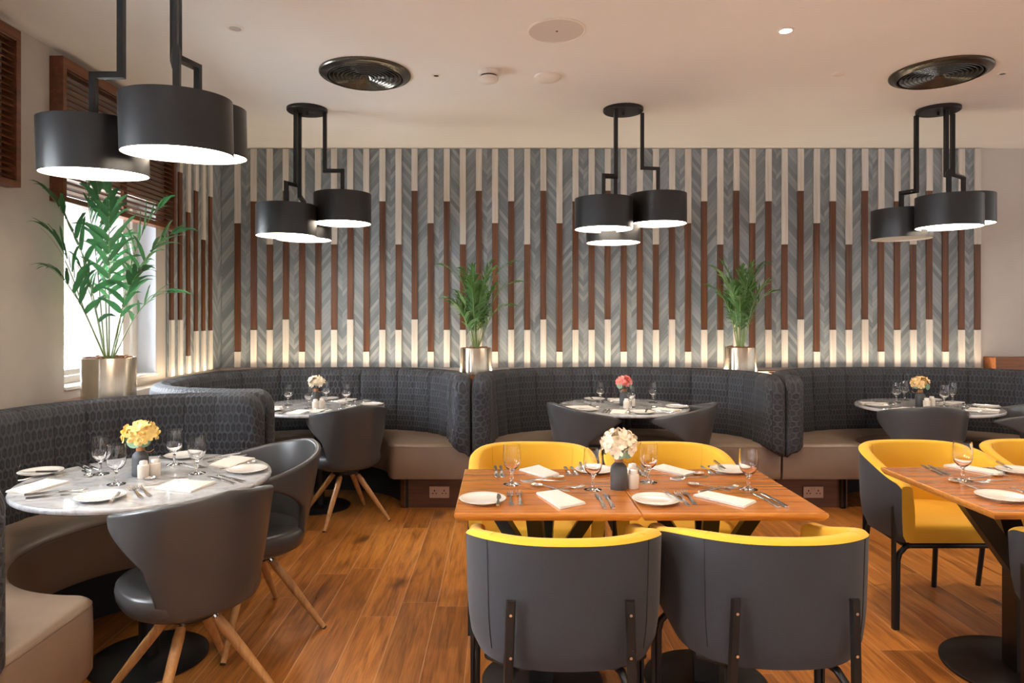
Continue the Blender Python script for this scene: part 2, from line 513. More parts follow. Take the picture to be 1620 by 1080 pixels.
class MB:
    def __init__(s):
        s.v, s.f, s.m, s.uv, s.mi = [], [], [], [], 0

    def add(s, vs, fs, uvs=None):
        b = len(s.v)
        s.v += [tuple(p) for p in vs]
        for i, f in enumerate(fs):
            s.f.append(tuple(b + k for k in f))
            s.m.append(s.mi)
            s.uv.append(uvs[i] if uvs else None)
        return s

    def box(s, x0, x1, y0, y1, z0, z1):
        v = [(x0, y0, z0), (x1, y0, z0), (x1, y1, z0), (x0, y1, z0), (x0, y0, z1), (x1, y0, z1), (x1, y1, z1), (x0, y1, z1)]
        f = [(0, 3, 2, 1), (4, 5, 6, 7), (0, 1, 5, 4), (1, 2, 6, 5), (2, 3, 7, 6), (3, 0, 4, 7)]
        return s.add(v, f)

    def bbox(s, x0, x1, y0, y1, z0, z1, r=0.005):
        """box with chamfered vertical section top and bottom"""
        L = []
        for z, i in ((z0, r), (z0 + r, 0), (z1 - r, 0), (z1, r)):
            L.append([(x0 + i, y0 + i, z), (x1 - i, y0 + i, z), (x1 - i, y1 - i, z), (x0 + i, y1 - i, z)])
        return s.loops(L)

    def loops(s, L, cap0=True, cap1=True, closed=True):
        n = len(L[0])
        vs = [p for l in L for p in l]
        fs = []
        for a in range(len(L) - 1):
            for i in range(n if closed else n - 1):
                j = (i + 1) % n
                fs.append((a * n + i, a * n + j, (a + 1) * n + j, (a + 1) * n + i))
        if cap0:
            fs.append(tuple(range(n))[::-1])
        if cap1:
            fs.append(tuple((len(L) - 1) * n + i for i in range(n)))
        return s.add(vs, fs)

    def lathe(s, prof, c=(0, 0, 0), seg=24, cap0=False, cap1=False):
        L = []
        for r, z in prof:
            L.append([(c[0] + r * math.cos(2 * PI * i / seg), c[1] + r * math.sin(2 * PI * i / seg), c[2] + z) for i in range(seg)])
        return s.loops(L, cap0, cap1)

    def tube(s, pts, r, seg=8, sq=False, caps=True):
        """tube along points; r number or list; sq gives a square bar (side 2r)"""
        P = [Vector(p) for p in pts]
        n = len(P)
        rs = r if isinstance(r, (list, tuple)) else [r] * n
        T = []
        for i in range(n):
            a = P[max(0, i - 1)]
            b = P[min(n - 1, i + 1)]
            if sq and 0 < i < n - 1:
                t = ((P[i] - P[i - 1]).normalized() + (P[i + 1] - P[i]).normalized())
            else:
                t = b - a
            T.append(t.normalized())
        up = Vector((0, 0, 1)) if abs(T[0].z) < 0.9 else Vector((0, 1, 0))
        x = T[0].cross(up).normalized()
        L = []
        for i in range(n):
            t = T[i]
            x = (x - t * x.dot(t)).normalized()
            y = t.cross(x)
            k = 1.0
            if sq:
                seg = 4
                if 0 < i < n - 1:
                    d = (P[i + 1] - P[i]).normalized()
                    c = max(0.3, t.dot(d))
                    bis = (d - t * d.dot(t))
                    lp = []
                    for a_ in range(4):
                        an = PI / 4 + a_ * PI / 2
                        w = (x * math.cos(an) + y * math.sin(an)) * rs[i] * math.sqrt(2)
                        if bis.length > 1e-4:
                            bn = bis.normalized()
                            w = w + bn * w.dot(bn) * (1 / c - 1)
                        lp.append(tuple(P[i] + w))
                    L.append(lp)
                    continue
                L.append([tuple(P[i] + (x * math.cos(PI / 4 + a_ * PI / 2) + y * math.sin(PI / 4 + a_ * PI / 2)) * rs[i] * math.sqrt(2)) for a_ in range(4)])
            else:
                L.append([tuple(P[i] + (x * math.cos(2 * PI * a_ / seg) + y * math.sin(2 * PI * a_ / seg)) * rs[i]) for a_ in range(seg)])
        return s.loops(L, caps, caps)

    def build(s, name, mats, parent=None, smooth=35, loc=None, rotz=0):
        me = bpy.data.meshes.new(name)
        me.from_pydata(s.v, [], s.f)
        if not isinstance(mats, (list, tuple)):
            mats = [mats]
        for m_ in mats:
            me.materials.append(m_)
        me.polygons.foreach_set('material_index', s.m)
        if any(u is not None for u in s.uv):
            lay = me.uv_layers.new(name='uv')
            for p, u in zip(me.polygons, s.uv):
                if u:
                    for li, c in zip(p.loop_indices, u):
                        lay.data[li].uv = c
        me.validate()
        import bmesh
        bm = bmesh.new()
        bm.from_mesh(me)
        bmesh.ops.recalc_face_normals(bm, faces=bm.faces)
        bm.to_mesh(me)
        bm.free()
        if smooth:
            me.polygons.foreach_set('use_smooth', [True] * len(me.polygons))
            me.set_sharp_from_angle(angle=math.radians(smooth))
        o = bpy.data.objects.new(name, me)
        COL.objects.link(o)
        if parent:
            o.parent = parent
        if loc:
            o.location = loc
        if rotz:
            o.rotation_euler = (0, 0, rotz)
        return o


def tag(o, label=None, cat=None, group=None, kind=None):
    if label:
        o['label'] = label
    if cat:
        o['category'] = cat
    if group:
        o['group'] = group
    if kind:
        o['kind'] = kind
    return o


def thing(name, label, cat, loc=(0, 0, 0), rotz=0, group=None):
    o = bpy.data.objects.new(name, None)
    o.empty_display_size = 0.05
    o.location = loc
    o.rotation_euler = (0, 0, rotz)
    COL.objects.link(o)
    return tag(o, label, cat, group)


KIDS = {}


def dup(src, loc, rotz, label, group=None, parent=None):
    c = src.copy()
    COL.objects.link(c)
    if parent is None:
        c.location = loc
        c.rotation_euler = (0, 0, rotz)
        c['label'] = label
        if group:
            c['group'] = group
    else:
        c.parent = parent
    if src.name not in KIDS:
        KIDS[src.name] = [o for o in COL.objects if o.parent == src]
    for k in KIDS[src.name]:
        dup(k, None, None, None, None, c)
    return c


def struct(name, mb, m, **kw):
    return tag(mb.build(name, m, **kw), kind='structure')


def resample(P, n):
    d = [0]
    for a, b in zip(P, P[1:]):
        d.append(d[-1] + math.dist(a, b))
    out = []
    j = 0
    for i in range(n):
        t = d[-1] * i / (n - 1)
        while j < len(P) - 2 and d[j + 1] < t:
            j += 1
        k = (t - d[j]) / max(1e-9, d[j + 1] - d[j])
        k = min(1, max(0, k))
        out.append(tuple(a + (b - a) * k for a, b in zip(P[j], P[j + 1])))
    return out, d[-1]


def smoothpath(P, it=2, closed=False):
    for _ in range(it):
        Q = [P[0]]
        for a, b in zip(P, P[1:]):
            Q.append(tuple(a[i] * .75 + b[i] * .25 for i in range(len(a))))
            Q.append(tuple(a[i] * .25 + b[i] * .75 for i in range(len(a))))
        Q.append(P[-1])
        P = Q
    return P


def T(px, py, z=0.75):
    """point of a horizontal plane of height z seen at that place of the photograph"""
    Y = (H - z) * F / (py - CY)
    return ((px - CX) * Y / F, Y, z)

# ---------------------------------------------------------------- room shell
XR, YB = 7.0, -4.0
struct('floor', MB().add([(WALLX - .3, YB, 0), (XR, YB, 0), (XR, WALLY + .2, 0), (WALLX - .3, WALLY + .2, 0),
                          (WALLX - .3, YB, -.1), (XR, YB, -.1), (XR, WALLY + .2, -.1), (WALLX - .3, WALLY + .2, -.1)],
                         [(0, 1, 2, 3), (4, 7, 6, 5), (0, 4, 5, 1), (1, 5, 6, 2), (2, 6, 7, 3), (3, 7, 4, 0)]), M['floor'], smooth=0)
struct('ceiling', MB().box(WALLX - .3, XR, YB, WALLY + .2, CEIL, CEIL + .12), M['ceiling'], smooth=0)
struct('wall_back', MB().box(WALLX - .3, XR, WALLY, WALLY + .2, 0, CEIL), M['plaster_right'], smooth=0)
# left wall with window openings
ops_ = [(-2.4, -1.4, 1.0, 2.22), (-0.4, 0.6, 1.0, 2.22), (1.6, 2.6, 1.0, 2.22), (3.83, 4.85, 1.0, 2.22)]
wl = MB()
y = YB
for (a, b, z0, z1) in ops_:
    wl.box(WALLX - .2, WALLX, y, a, 0, CEIL)
    wl.box(WALLX - .2, WALLX, a, b, 0, z0)
    wl.box(WALLX - .2, WALLX, a, b, z1, CEIL)
    y = b
wl.box(WALLX - .2, WALLX, y, WALLY, 0, CEIL)
struct('wall_left', wl, M['plaster'], smooth=0)
for k, (a, b, z0, z1) in enumerate(ops_[::-1]):
    X = WALLX
    w = thing('window_%d' % (k + 1), None, None)
    tag(w, kind='structure')
    m = MB()      # reveal lining
    m.box(X - .2, X - .002, a + .0005, a + .004, z0, z1)
    m.box(X - .2, X - .002, b - .004, b - .0005, z0, z1)
    m.build('window_reveal', M['jamb'], w, smooth=0)
    MB().bbox(X - .2, X + .012, a + .001, b - .001, z0 + .0005, z0 + .02, .003).build('window_sill', M['win_frame'], w)
    fo = MB()
    x0, x1 = X - .19, X - .135
    for (A, B, C0, C1) in ((a + .004, a + .06, z0 + .02, z1), (b - .06, b - .004, z0 + .02, z1)):
        fo.bbox(x0, x1, A, B, C0, C1, .004)
    fo.bbox(x0, x1, a + .06, b - .06, z0 + .02, z0 + .06, .004)
    fo.bbox(x0, x1, a + .06, b - .06, z1 - .035, z1, .004)
    fo.build('window_frame', M['win_frame'], w)
    fs = MB()
    x0, x1 = X - .18, X - .15
    s0, s1 = a + .068, b - .068
    fs.bbox(x0, x1, s0, s0 + .07, z0 + .066, z1 - .04, .004)
    fs.bbox(x0, x1, s1 - .09, s1, z0 + .066, z1 - .04, .004)
    fs.bbox(x0, x1, s0 + .07, s1 - .09, z0 + .066, z0 + .10, .004)
    fs.bbox(x0, x1, s0 + .07, s1 - .09, z1 - .08, z1 - .04, .004)
    fs.build('window_sash', M['win_frame'], w)
    MB().box(X - .168, X - .164, s0 + .07, s1 - .09, z0 + .10, z1 - .08).build('window_pane', M['pane'], w, smooth=0)

# ---------------------------------------------------------------- slatted wall panelling (back wall and the end of the left wall)
SP = 0.1397
XR0 = (1547.7 - CX) * (WALLY - .03) / F
TOPZ = {1: 2.508, 2: 2.417, 3: 2.227, 4: 2.043}
BOTZ = {'a': 1.392, 'b': 1.302, 'c': 1.113}
SEQ = [(1, 'a'), (3, 'c'), (2, 'b'), (4, 'b')]
PB, PT = 0.974, CEIL - .004
pan = thing('wall_panelling', 'grey chevron timber panelling with white and brown upright battens on the back wall',
            'wall panelling', (0, WALLY, 0))
x0p, x1p = WALLX + .0015, XR0 + .027


def uvquad(m, P, uvs):
    m.add(P, [tuple(range(len(P)))], [uvs])


def chevpanel(axis, u0, u1, parent):
    m = MB()
    if axis == 'x':
        P = [(u0, -.012, PB), (u1, -.012, PB), (u1, -.012, PT), (u0, -.012, PT)]
        m.add(P, [(0, 1, 2, 3)], [[(u0 - XR0 + 20 * SP, PB), (u1 - XR0 + 20 * SP, PB), (u1 - XR0 + 20 * SP, PT), (u0 - XR0 + 20 * SP, PT)]])
        m.box(u0, u1, -.0118, -.0005, PB, PT)
    else:
        P = [(.012, u0, PB), (.012, u1, PB), (.012, u1, PT), (.012, u0, PT)]
        m.add(P, [(0, 1, 2, 3)], [[(u0, PB), (u1, PB), (u1, PT), (u0, PT)]])
        m.box(.0005, .0118, u0, u1, PB, PT)
    return m.build('chevron_panel', M['chevron'], parent, smooth=0)


def batten(parent, at_, t, b, axis):
    """upright batten: whitewashed ends, walnut middle"""
    w = .0255
    z1 = TOPZ[t]
    z0 = BOTZ[b]
    m = MB()
    for (za, zb, mi, e) in ((PB, z0, 0, .030), (z0, z1, 1, .025), (z1, PT, 0, .030)):
        m.mi = mi
        g = .0012
        if axis == 'x':
            m.bbox(at_ - w, at_ + w, -e, -.0122, za + g, zb - g, .0015)
        else:
            m.bbox(.0122, e, at_ - w, at_ + w, za + g, zb - g, .0015)
        if mi == 0 and False:
            pass
    return m.build('batten', [M['white_batten'], M['brown_batten']], parent, smooth=0)


chevpanel('x', x0p + .013, x1p, pan)
for i in range(48):
    X = XR0 - (47 - i) * SP
    if X - .03 < WALLX + .035:
        continue
    t, b = SEQ[i % 4]
    batten(pan, X, t, b, 'x')
pan2 = thing('wall_panelling', 'short run of grey panelling with close set battens turning the corner onto the left wall',
             'wall panelling', (WALLX, 0, 0))
chevpanel('y', 4.985, WALLY - .0005, pan2)
for k, (t, b) in enumerate([(4, 'a'), (1, 'a'), (3, 'c'), (2, 'b'), (4, 'b'), (2, 'b')]):
    batten(pan2, 5.035 + .1335 * k, t, b, 'y')

# ledge / shelf behind the banquettes
led = thing('back_ledge', 'walnut ledge running along the foot of the slatted back wall', 'ledge', (0, 0, 0))
MB().bbox(WALLX + .001, 4.16, 5.786, WALLY - .001, .90, LEDGE, .003).build('ledge_top', M['ledge_wood'], led)
MB().box(WALLX + .002, 4.15, 5.79, WALLY - .002, 0, .90).build('ledge_body', M['ledge_wood'], led, smooth=0)
led.location = (0, 0, 0)
rl = thing('side_ledge', 'higher walnut panel right of the slatted wall, behind the last banquette', 'ledge')
MB().bbox(4.19, XR - .01, 5.80, WALLY - .001, 0, 1.07, .004).build('panel', M['ledge_wood'], rl)
for (x, lab) in ((-.22, 'walnut plant pedestal wedged between the first and second back banquettes'),
                 (2.03, 'walnut plant pedestal wedged between the second and third back banquettes')):
    pg_ = [(x - .07, 5.395), (x + .07, 5.395), (x + .165, 5.56), (x + .21, 5.77), (x - .21, 5.77), (x - .165, 5.56)]
    tag(MB().loops([[(a, b, z) for a, b in pg_] for z in (0, LEDGE)]).build('plant_pedestal', M['ledge_wood'], smooth=0), lab, 'pedestal')
tag(MB().bbox(WALLX + .001, -2.10, 3.73, 4.06, 0, LEDGE, .004).build('corner_ledge', M['ledge_wood']),
    'ledge under the window carrying the large palm behind the near banquette', 'ledge')
tag(MB().bbox(WALLX + .001, -2.335, 4.062, 5.773, 0, LEDGE - .003, .004).build('window_ledge', M['cream']),
    'pale lit ledge between the window and the corner banquette', 'ledge')


# ---------------------------------------------------------------- louvred shutters on the left wall
def louvre(y0, y1, z0, z1, label):
    t = thing('louvre_screen', label, 'louvred screen', (WALLX, 0, 0), 0, None)
    X1 = .076
    fr = MB()
    fr.bbox(.001, X1, y0, y0 + .03, z0, z1, .002)
    fr.bbox(.001, X1, y1 - .03, y1, z0, z1, .002)
    fr.bbox(.001, X1, y0 + .03, y1 - .03, z0, z0 + .03, .002)
    fr.bbox(.001, X1, y0 + .03, y1 - .03, z1 - .06, z1, .002)
    fr.build('frame', M['louvre'], t)
    ym = (y0 + y1) / 2 + .05
    MB().bbox(.01, .03, ym - .02, ym + .02, z0 + .03, z1 - .06, .002).build('rear_stile', M['louvre'], t)
    sl = MB()
    n = int((z1 - z0 - .09) / .031)
    for i in range(n):
        z = z0 + .045 + i * (z1 - z0 - .105) / (n - 1)
        sl.add([(.040, y0 + .031, z + .009), (.046, y0 + .031, z + .012), (.070, y0 + .031, z - .006), (.064, y0 + .031, z - .009),
                (.040, y1 - .031, z + .009), (.046, y1 - .031, z + .012), (.070, y1 - .031, z - .006), (.064, y1 - .031, z - .009)],
               [(0, 1, 2, 3), (4, 7, 6, 5), (0, 4, 5, 1), (1, 5, 6, 2), (2, 6, 7, 3), (3, 7, 4, 0)])
    sl.build('slats', M['louvre'], t, smooth=0)
    return t


louvre(3.705, 4.99, 2.045, 2.835, 'walnut louvred screen box above the window, behind the hanging black lamps')
louvre(2.0, 3.38, 2.055, 2.83, 'walnut louvred screen at the left edge of the picture, nearer one')

# ---------------------------------------------------------------- ceiling fittings


def C(px, py):
    Y = (CEIL - H) * F / (CY - py)
    return ((px - CX) * Y / F, Y, CEIL)


def ring_diffuser(loc, label):
    t = thing('air_diffuser', label, 'ceiling air vent', loc, 0, 'round ceiling air diffusers')
    R = .272
    MB().lathe([(R, 0), (R, -.010), (R - .006, -.016), (R - .012, -.016), (R - .040, -.030), (R - .048, -.028), (R - .046, -.002)], seg=64).build('rim', M['grille'], t)
    for i in range(8):
        r = .200 - i * .0235
        MB().lathe([(r - .004, -.004), (r + .012, -.026), (r + .015, -.027), (r + .014, -.030), (r + .010, -.029), (r - .007, -.006), (r - .004, -.004)], seg=56).build('ring', M['grille'], t)
    MB().lathe([(.001, -.022), (.016, -.02), (.018, -.002)], seg=20, cap0=True).build('hub', M['grille'], t)
    MB().lathe([(.001, -.0008), (R - .03, -.0012)], seg=40).build('back_plate', M['black'], t)


ring_diffuser(C(578, 116), 'round dark bronze air diffuser in the ceiling left of the smoke detector')
ring_diffuser(C(1487, 114), 'round dark bronze air diffuser in the ceiling at the right')
t = thing('ceiling_speaker', 'large flat round speaker cover in the ceiling near the top of the picture', 'ceiling speaker', C(881, 48))
MB().lathe([(.150, 0), (.150, -.005), (.142, -.008), (.138, -.004)], seg=48).build('rim', M['ceiling_white'], t)
MB().lathe([(.001, -.0045), (.138, -.0045)], seg=48).build('grille', M['speaker'], t)
MB().lathe([(.001, -.007), (.005, -.0065), (.006, -.0045)], seg=12, cap0=True).build('screw', M['grille'], t)
t = thing('smoke_detector', 'white box shaped smoke detector hanging below the ceiling', 'smoke detector', C(773, 113))
MB().lathe([(.062, 0), (.062, -.022), (.055, -.026)], seg=32, cap1=True).build('base', M['ceiling_white'], t)
MB().lathe([(.05, -.026), (.05, -.036)], seg=32).build('dark_gap', M['grille'], t)
MB().lathe([(.055, -.036), (.06, -.04), (.058, -.056), (.045, -.064), (.001, -.066)], seg=32, cap0=True).build('cap', M['ceiling_white'], t)
t = thing('smoke_detector', 'flat round white detector in the ceiling right of the box shaped one', 'detector', C(866, 121))
MB().lathe([(.082, 0), (.082, -.010), (.07, -.02), (.04, -.024), (.001, -.025)], seg=32, cap1=True).build('cover', M['ceiling_white'], t)


def downlight(px, py, label, lit):
    t = thing('downlight', label, 'downlight', C(px, py))
    MB().lathe([(.042, 0), (.042, -.003), (.030, -.005), (.029, 0)], seg=28).build('trim_ring', M['ceiling_white'], t)
    MB().lathe([(.001, -.002), (.028, -.002)], seg=24).build('lens', M['bulb'] if lit else M['diffuser_dim'], t)


downlight(1243, 48, 'small lit recessed downlight, the bright one in the upper right ceiling', True)
downlight(372, 44, 'small pale recessed downlight in the ceiling above the near lamps', False)
tag(MB().lathe([(.038, 0), (.038, -.003), (.034, -.005), (.001, -.005)], C(1327, 117), 28, cap1=True).build('blank_cover', M['ceiling_white']),
    'small white round cover disc in the ceiling left of the right air diffuser', 'ceiling cover')
for px, py, lab in ((690, 119, 'tiny flush sprinkler head between the left air diffuser and the smoke detector'),
                    (1586, 116, 'tiny flush sprinkler head right of the right air diffuser')):
    t = thing('sprinkler_head', lab, 'sprinkler', C(px, py))
    MB().lathe([(.026, 0), (.026, -.003), (.018, -.005), (.017, -.001)], seg=24).build('ring', M['ceiling_white'], t)
    MB().lathe([(.001, -.004), (.015, -.004), (.016, -.001)], seg=20).build('plate', M['grille'], t)


# ---------------------------------------------------------------- pendant lamps: canopy, three bars, three drums
def pendant(c, tilt, drums, label):
    """c canopy centre; drums: (drum centre x, y, bottom z, bar top x, y, jog z, lit)"""
    t = thing('pendant_lamp', label, 'pendant lamp', (c[0], c[1], CEIL), 0, 'black triple drum pendant lamps')
    g = MB().lathe([(.14, 0), (.14, -.018), (.134, -.024), (.001, -.024)], seg=48, cap1=True)
    g.build('canopy', M['black_metal'], t)
    MB().tube([(.0, .0, -.024), (.0, .0, -.045)], .006, sq=True).build('cable_gland', M['black_metal'], t)
    for (x, y, z, bx, by, jz, lit) in drums:
        hgt, R = .210, .20
        zz = z - CEIL
        lx, ly, lbx, lby = x - c[0], y - c[1], bx - c[0], by - c[1]
        jz_ = jz - CEIL
        b = MB().tube([(lbx, lby, -.022), (lbx, lby, jz_), (lx, ly, jz_), (lx, ly, zz + hgt - .03)], .0125, sq=True)
        b.build('stem', M['black_metal'], t, smooth=0)
        td = math.radians(tilt)

        def tl(mb):
            o_ = []
            for (X_, Y_, Z_) in mb.v:
                yy, zr = Y_ - ly, Z_ - (zz + hgt - .03)
                o_.append((X_, ly + yy * math.cos(td) - zr * math.sin(td), zz + hgt - .03 + zr * math.cos(td) + yy * math.sin(td)))
            mb.v = o_
            return mb
        d = MB()
        d.mi = 0
        d.lathe([(R - .003, hgt), (R, hgt), (R, 0), (R - .003, 0)], (lx, ly, zz), 72)
        d.mi = 1
        d.lathe([(R - .003, hgt), (R - .003, 0)], (lx, ly, zz), 72)
        sh = tl(d).build('drum_shade', [M['shade'], M['shade_in']], t)
        tl(MB().lathe([(.001, hgt - .028), (R - .0035, hgt - .028)], (lx, ly, zz), 48)).build('top_plate', M['shade'], sh)
        sp = MB()
        for a in range(3):
            an = a * 2 * PI / 3 + .3
            sp.tube([(lx, ly, zz + hgt - .03), (lx + (R - .004) * math.cos(an), ly + (R - .004) * math.sin(an), zz + hgt - .03)], .003, 6)
        tl(sp).build('shade_spider', M['black_metal'], sh, smooth=30)
        tl(MB().lathe([(.001, .012), (R - .0035, .012), (R - .0035, .018), (.001, .018)], (lx, ly, zz), 64, cap0=True, cap1=True)).build(
            'diffuser', M['diffuser'] if lit else M['diffuser_dim'], sh)
    return t




def D(px, Y):
    return (px - CX) * Y / F


# near cluster at the left
pendant((-1.42, 2.80), 3.2, [
    (-1.665, 2.78, 1.998, D(192, 2.78), 2.78, 2.40, True),
    (-1.245, 2.61, 2.04, D(268, 2.72), 2.76, 2.44, True),
    (-1.33, 2.98, 2.115, D(281, 2.87), 2.87, 2.505, True)],
    'large black three drum pendant lamp nearest the camera, hanging over the front left round table')
pendant((-1.376, 4.81), 0, [
    (D(453, 4.66), 4.66, 1.965, D(472, 4.80), 4.74, 2.33, True),
    (D(542, 4.84), 4.84, 2.075, D(514, 4.84), 4.84, 2.45, True),
    (D(478, 5.05), 5.10, 1.99, D(474, 4.84), 4.84, 2.27, True)],
    'black three drum pendant lamp over the corner booth table, second from the left')
pendant((.85, 4.81), 0, [
    (D(955, 4.72), 4.72, 2.02, D(973, 4.78), 4.74, 2.39, True),
    (D(1041, 4.86), 4.86, 2.075, D(1015, 4.86), 4.84, 2.47, True),
    (D(971, 5.05), 5.08, 1.965, D(973, 4.88), 4.86, 2.25, True)],
    'black three drum pendant lamp in the middle of the picture over the middle booth table')
pendant((3.07, 4.81), 0, [
    (D(1426, 5.0), 5.0, 1.985, D(1455, 4.86), 4.90, 2.32, False),
    (D(1501, 4.62), 4.62, 2.02, D(1494, 4.78), 4.76, 2.40, True),
    (D(1524, 4.98), 4.98, 2.09, D(1507, 4.86), 4.86, 2.43, True)],
    'black three drum pendant lamp at the right, one of its drums switched off')


# ---------------------------------------------------------------- banquettes
def backrest(path, h, z0, z1, parent, lean=.03, mname='quilt'):
    n = 300
    P, L = resample(path, n)
    P = [(p[0], p[1]) for p in P]
    N = []
    for i in range(n):
        a, b = P[max(0, i - 1)], P[min(n - 1, i + 1)]
        dx, dy = b[0] - a[0], b[1] - a[1]
        k = math.hypot(dx, dy)
        N.append((-dy / k, dx / k))
    r = h * .78
    lv = [(z0, h - .01), (z0 + .02, h)]
    for k in range(1, 6):
        lv.append((z0 + .02 + (z1 - r - z0 - .02) * k / 5, h))
    for k in range(1, 8):
        a = k / 7 * PI / 2
        lv.append((z1 - r + r * math.sin(a), h - r + r * math.cos(a) - (.0 if k < 7 else .002)))
    lv.append((z1 + .004, .008))
    capn = 11

    def cap(a, outer):
        c_, s_ = math.cos(a), math.sin(a)
        if outer:
            c_ = math.copysign(abs(c_) ** .3, c_)
            s_ = abs(s_) ** .3
        return c_, s_
    chn = max(1, round(L / .168))
    loops, us, vs = [], None, []
    vacc = z0
    prev = None
    for (z, hh) in lv:
        if prev:
            vacc += math.hypot(z - prev[0], hh - prev[1])
        prev = (z, hh)
        vs.append(vacc)
        lp, u_ = [], []
        fr = hh / h
        rE = .10

        def drop(dist, z=z):
            if dist >= rE:
                return 0
            return rE * (1 - math.sqrt(max(0, 1 - (1 - dist / rE) ** 2))) * max(0, min(1, (z - z0) / (z1 - z0))) ** 2
        for i in range(n):                      # inner (left) side with soft channels
            s_ = L * i / (n - 1)
            ph = s_ / L * chn
            puff = abs(math.sin(PI * ph)) ** .38
            w = min(1, min(s_, L - s_) / .12)
            off = hh + ((puff - .9) * .020 * fr + lean * max(0, (z1 - z)) / (z1 - z0) * (.3 + .7 * 1)) * w
            zz = z + (puff - 1) * .006 * w * (1 if z > z1 - r * .6 else 0) - drop(min(s_, L - s_) + h)
            zz += .075 * max(0, 1 - (z - z0) / .35)
            lp.append((P[i][0] + N[i][0] * off, P[i][1] + N[i][1] * off, zz))
            u_.append(s_ / L * chn * .168)
        t = (N[-1][1], -N[-1][0])
        for k in range(1, capn):
            a = PI * k / capn
            ca, sa = cap(a, a > PI / 2)
            lp.append((P[-1][0] + N[-1][0] * hh * ca + t[0] * hh * sa, P[-1][1] + N[-1][1] * hh * ca + t[1] * hh * sa, z - drop(h - hh * sa) + .075 * (1 + math.cos(a)) / 2 * max(0, 1 - (z - z0) / .35)))
            u_.append(L + h * a)
        for i in range(n - 1, -1, -1):
            lp.append((P[i][0] - N[i][0] * hh, P[i][1] - N[i][1] * hh, z - drop(min(L * i / (n - 1), L - L * i / (n - 1)) + h)))
            u_.append(L + h * PI + L * (1 - i / (n - 1)))
        t = (N[0][1], -N[0][0])
        for k in range(1, capn):
            a = PI * k / capn
            ca, sa = cap(a, a < PI / 2)
            lp.append((P[0][0] - N[0][0] * hh * ca - t[0] * hh * sa, P[0][1] - N[0][1] * hh * ca - t[1] * hh * sa, z - drop(h - hh * sa) + .075 * (1 - math.cos(a)) / 2 * max(0, 1 - (z - z0) / .35)))
            u_.append(2 * L + h * PI + h * a)
        loops.append(lp)
        us = u_
    m = MB()
    K = len(loops[0])
    V = [p for l in loops for p in l]
    Fc, UV = [], []
    UW = 2 * L + 2 * h * PI
    for a in range(len(loops) - 1):
        for i in range(K):
            j = (i + 1) % K
            uj = us[j] if j else UW
            Fc.append((a * K + i, a * K + j, (a + 1) * K + j, (a + 1) * K + i))
            UV.append([(us[i], vs[a]), (uj, vs[a]), (uj, vs[a + 1]), (us[i], vs[a + 1])])
    b = (len(loops) - 1) * K
    Fc.append(tuple(b + i for i in range(K)))
    UV.append([(us[i], vs[-1]) for i in range(K)])
    Fc.append(tuple(range(K))[::-1])
    UV.append([(us[i], vs[0]) for i in range(K)][::-1])
    m.add(V, Fc, UV)
    return m.build('backrest', M[mname], parent, smooth=60)


def normals(P):
    n = len(P)
    N = []
    for i in range(n):
        a, b = P[max(0, i - 1)], P[min(n - 1, i + 1)]
        dx, dy = b[0] - a[0], b[1] - a[1]
        k = math.hypot(dx, dy) or 1
        N.append((-dy / k, dx / k))
    return N


def seat(inner, outer, z0, z1, parent, sign):
    """inner edge (front) and outer edge run the same way; sign: which side of inner the cushion lies"""
    n = 120
    Pi, L = resample(inner, n)
    Po, _ = resample(outer, n)
    N = [(a * sign, b * sign) for a, b in normals(Pi)]
    r = .035
    rows = []
    prof = [(.012, z0), (0.0, z0 + .02), (-.002, (z0 + z1) / 2), (0.0, z1 - r)]
    for k in range(1, 5):
        a = k / 4 * PI / 2
        prof.append((r - r * math.cos(a), z1 - r + r * math.sin(a)))
    for (o, z) in prof:
        rows.append([(Pi[i][0] + N[i][0] * o, Pi[i][1] + N[i][1] * o, z) for i in range(n)])
    e = [(Pi[i][0] + N[i][0] * r, Pi[i][1] + N[i][1] * r) for i in range(n)]
    for k in range(1, 7):
        f = k / 6
        rows.append([(e[i][0] + (Po[i][0] - e[i][0]) * f, e[i][1] + (Po[i][1] - e[i][1]) * f, z1 + .008 * math.sin(PI * f)) for i in range(n)])
    rows.append([(Po[i][0], Po[i][1], z0) for i in range(n)])
    m = MB()
    m.loops([list(c) for c in zip(*rows)], True, True, True)
    s_ = m.build('seat_cushion', M['seat_leather'], parent, smooth=50)
    pip = MB().tube([(Pi[i][0] + N[i][0] * .004, Pi[i][1] + N[i][1] * .004, z1 - .022) for i in range(1, n - 1)], .0035, 6)
    pip.build('piping', M['piping'], s_)
    return s_


def plinth(inner, sign, parent, off, z1, straight):
    n = 100
    Pi, L = resample(inner, n)
    N = [(a * sign, b * sign) for a, b in normals(Pi)]
    for nm, keep, mm in (('plinth_panel', True, M['plinth_wood']), ('curved_kickboard', False, M['black'])):
        runs, cur = [], []
        for i in range(n - 1):
            if straight(Pi[i]) == keep and straight(Pi[i + 1]) == keep:
                if not cur:
                    cur = [i]
                cur.append(i + 1)
            elif cur:
                runs.append(cur)
                cur = []
        if cur:
            runs.append(cur)
        for rn in runs:
            A = [(Pi[i][0] + N[i][0] * off, Pi[i][1] + N[i][1] * off) for i in rn]
            B = [(Pi[i][0] + N[i][0] * (off + .03), Pi[i][1] + N[i][1] * (off + .03)) for i in rn]
            m = MB()
            m.loops([[(a[0], a[1], 0.001), (b_[0], b_[1], 0.001), (b_[0], b_[1], z1), (a[0], a[1], z1)] for a, b_ in zip(A, B)])
            m.build(nm, mm, parent, smooth=40)


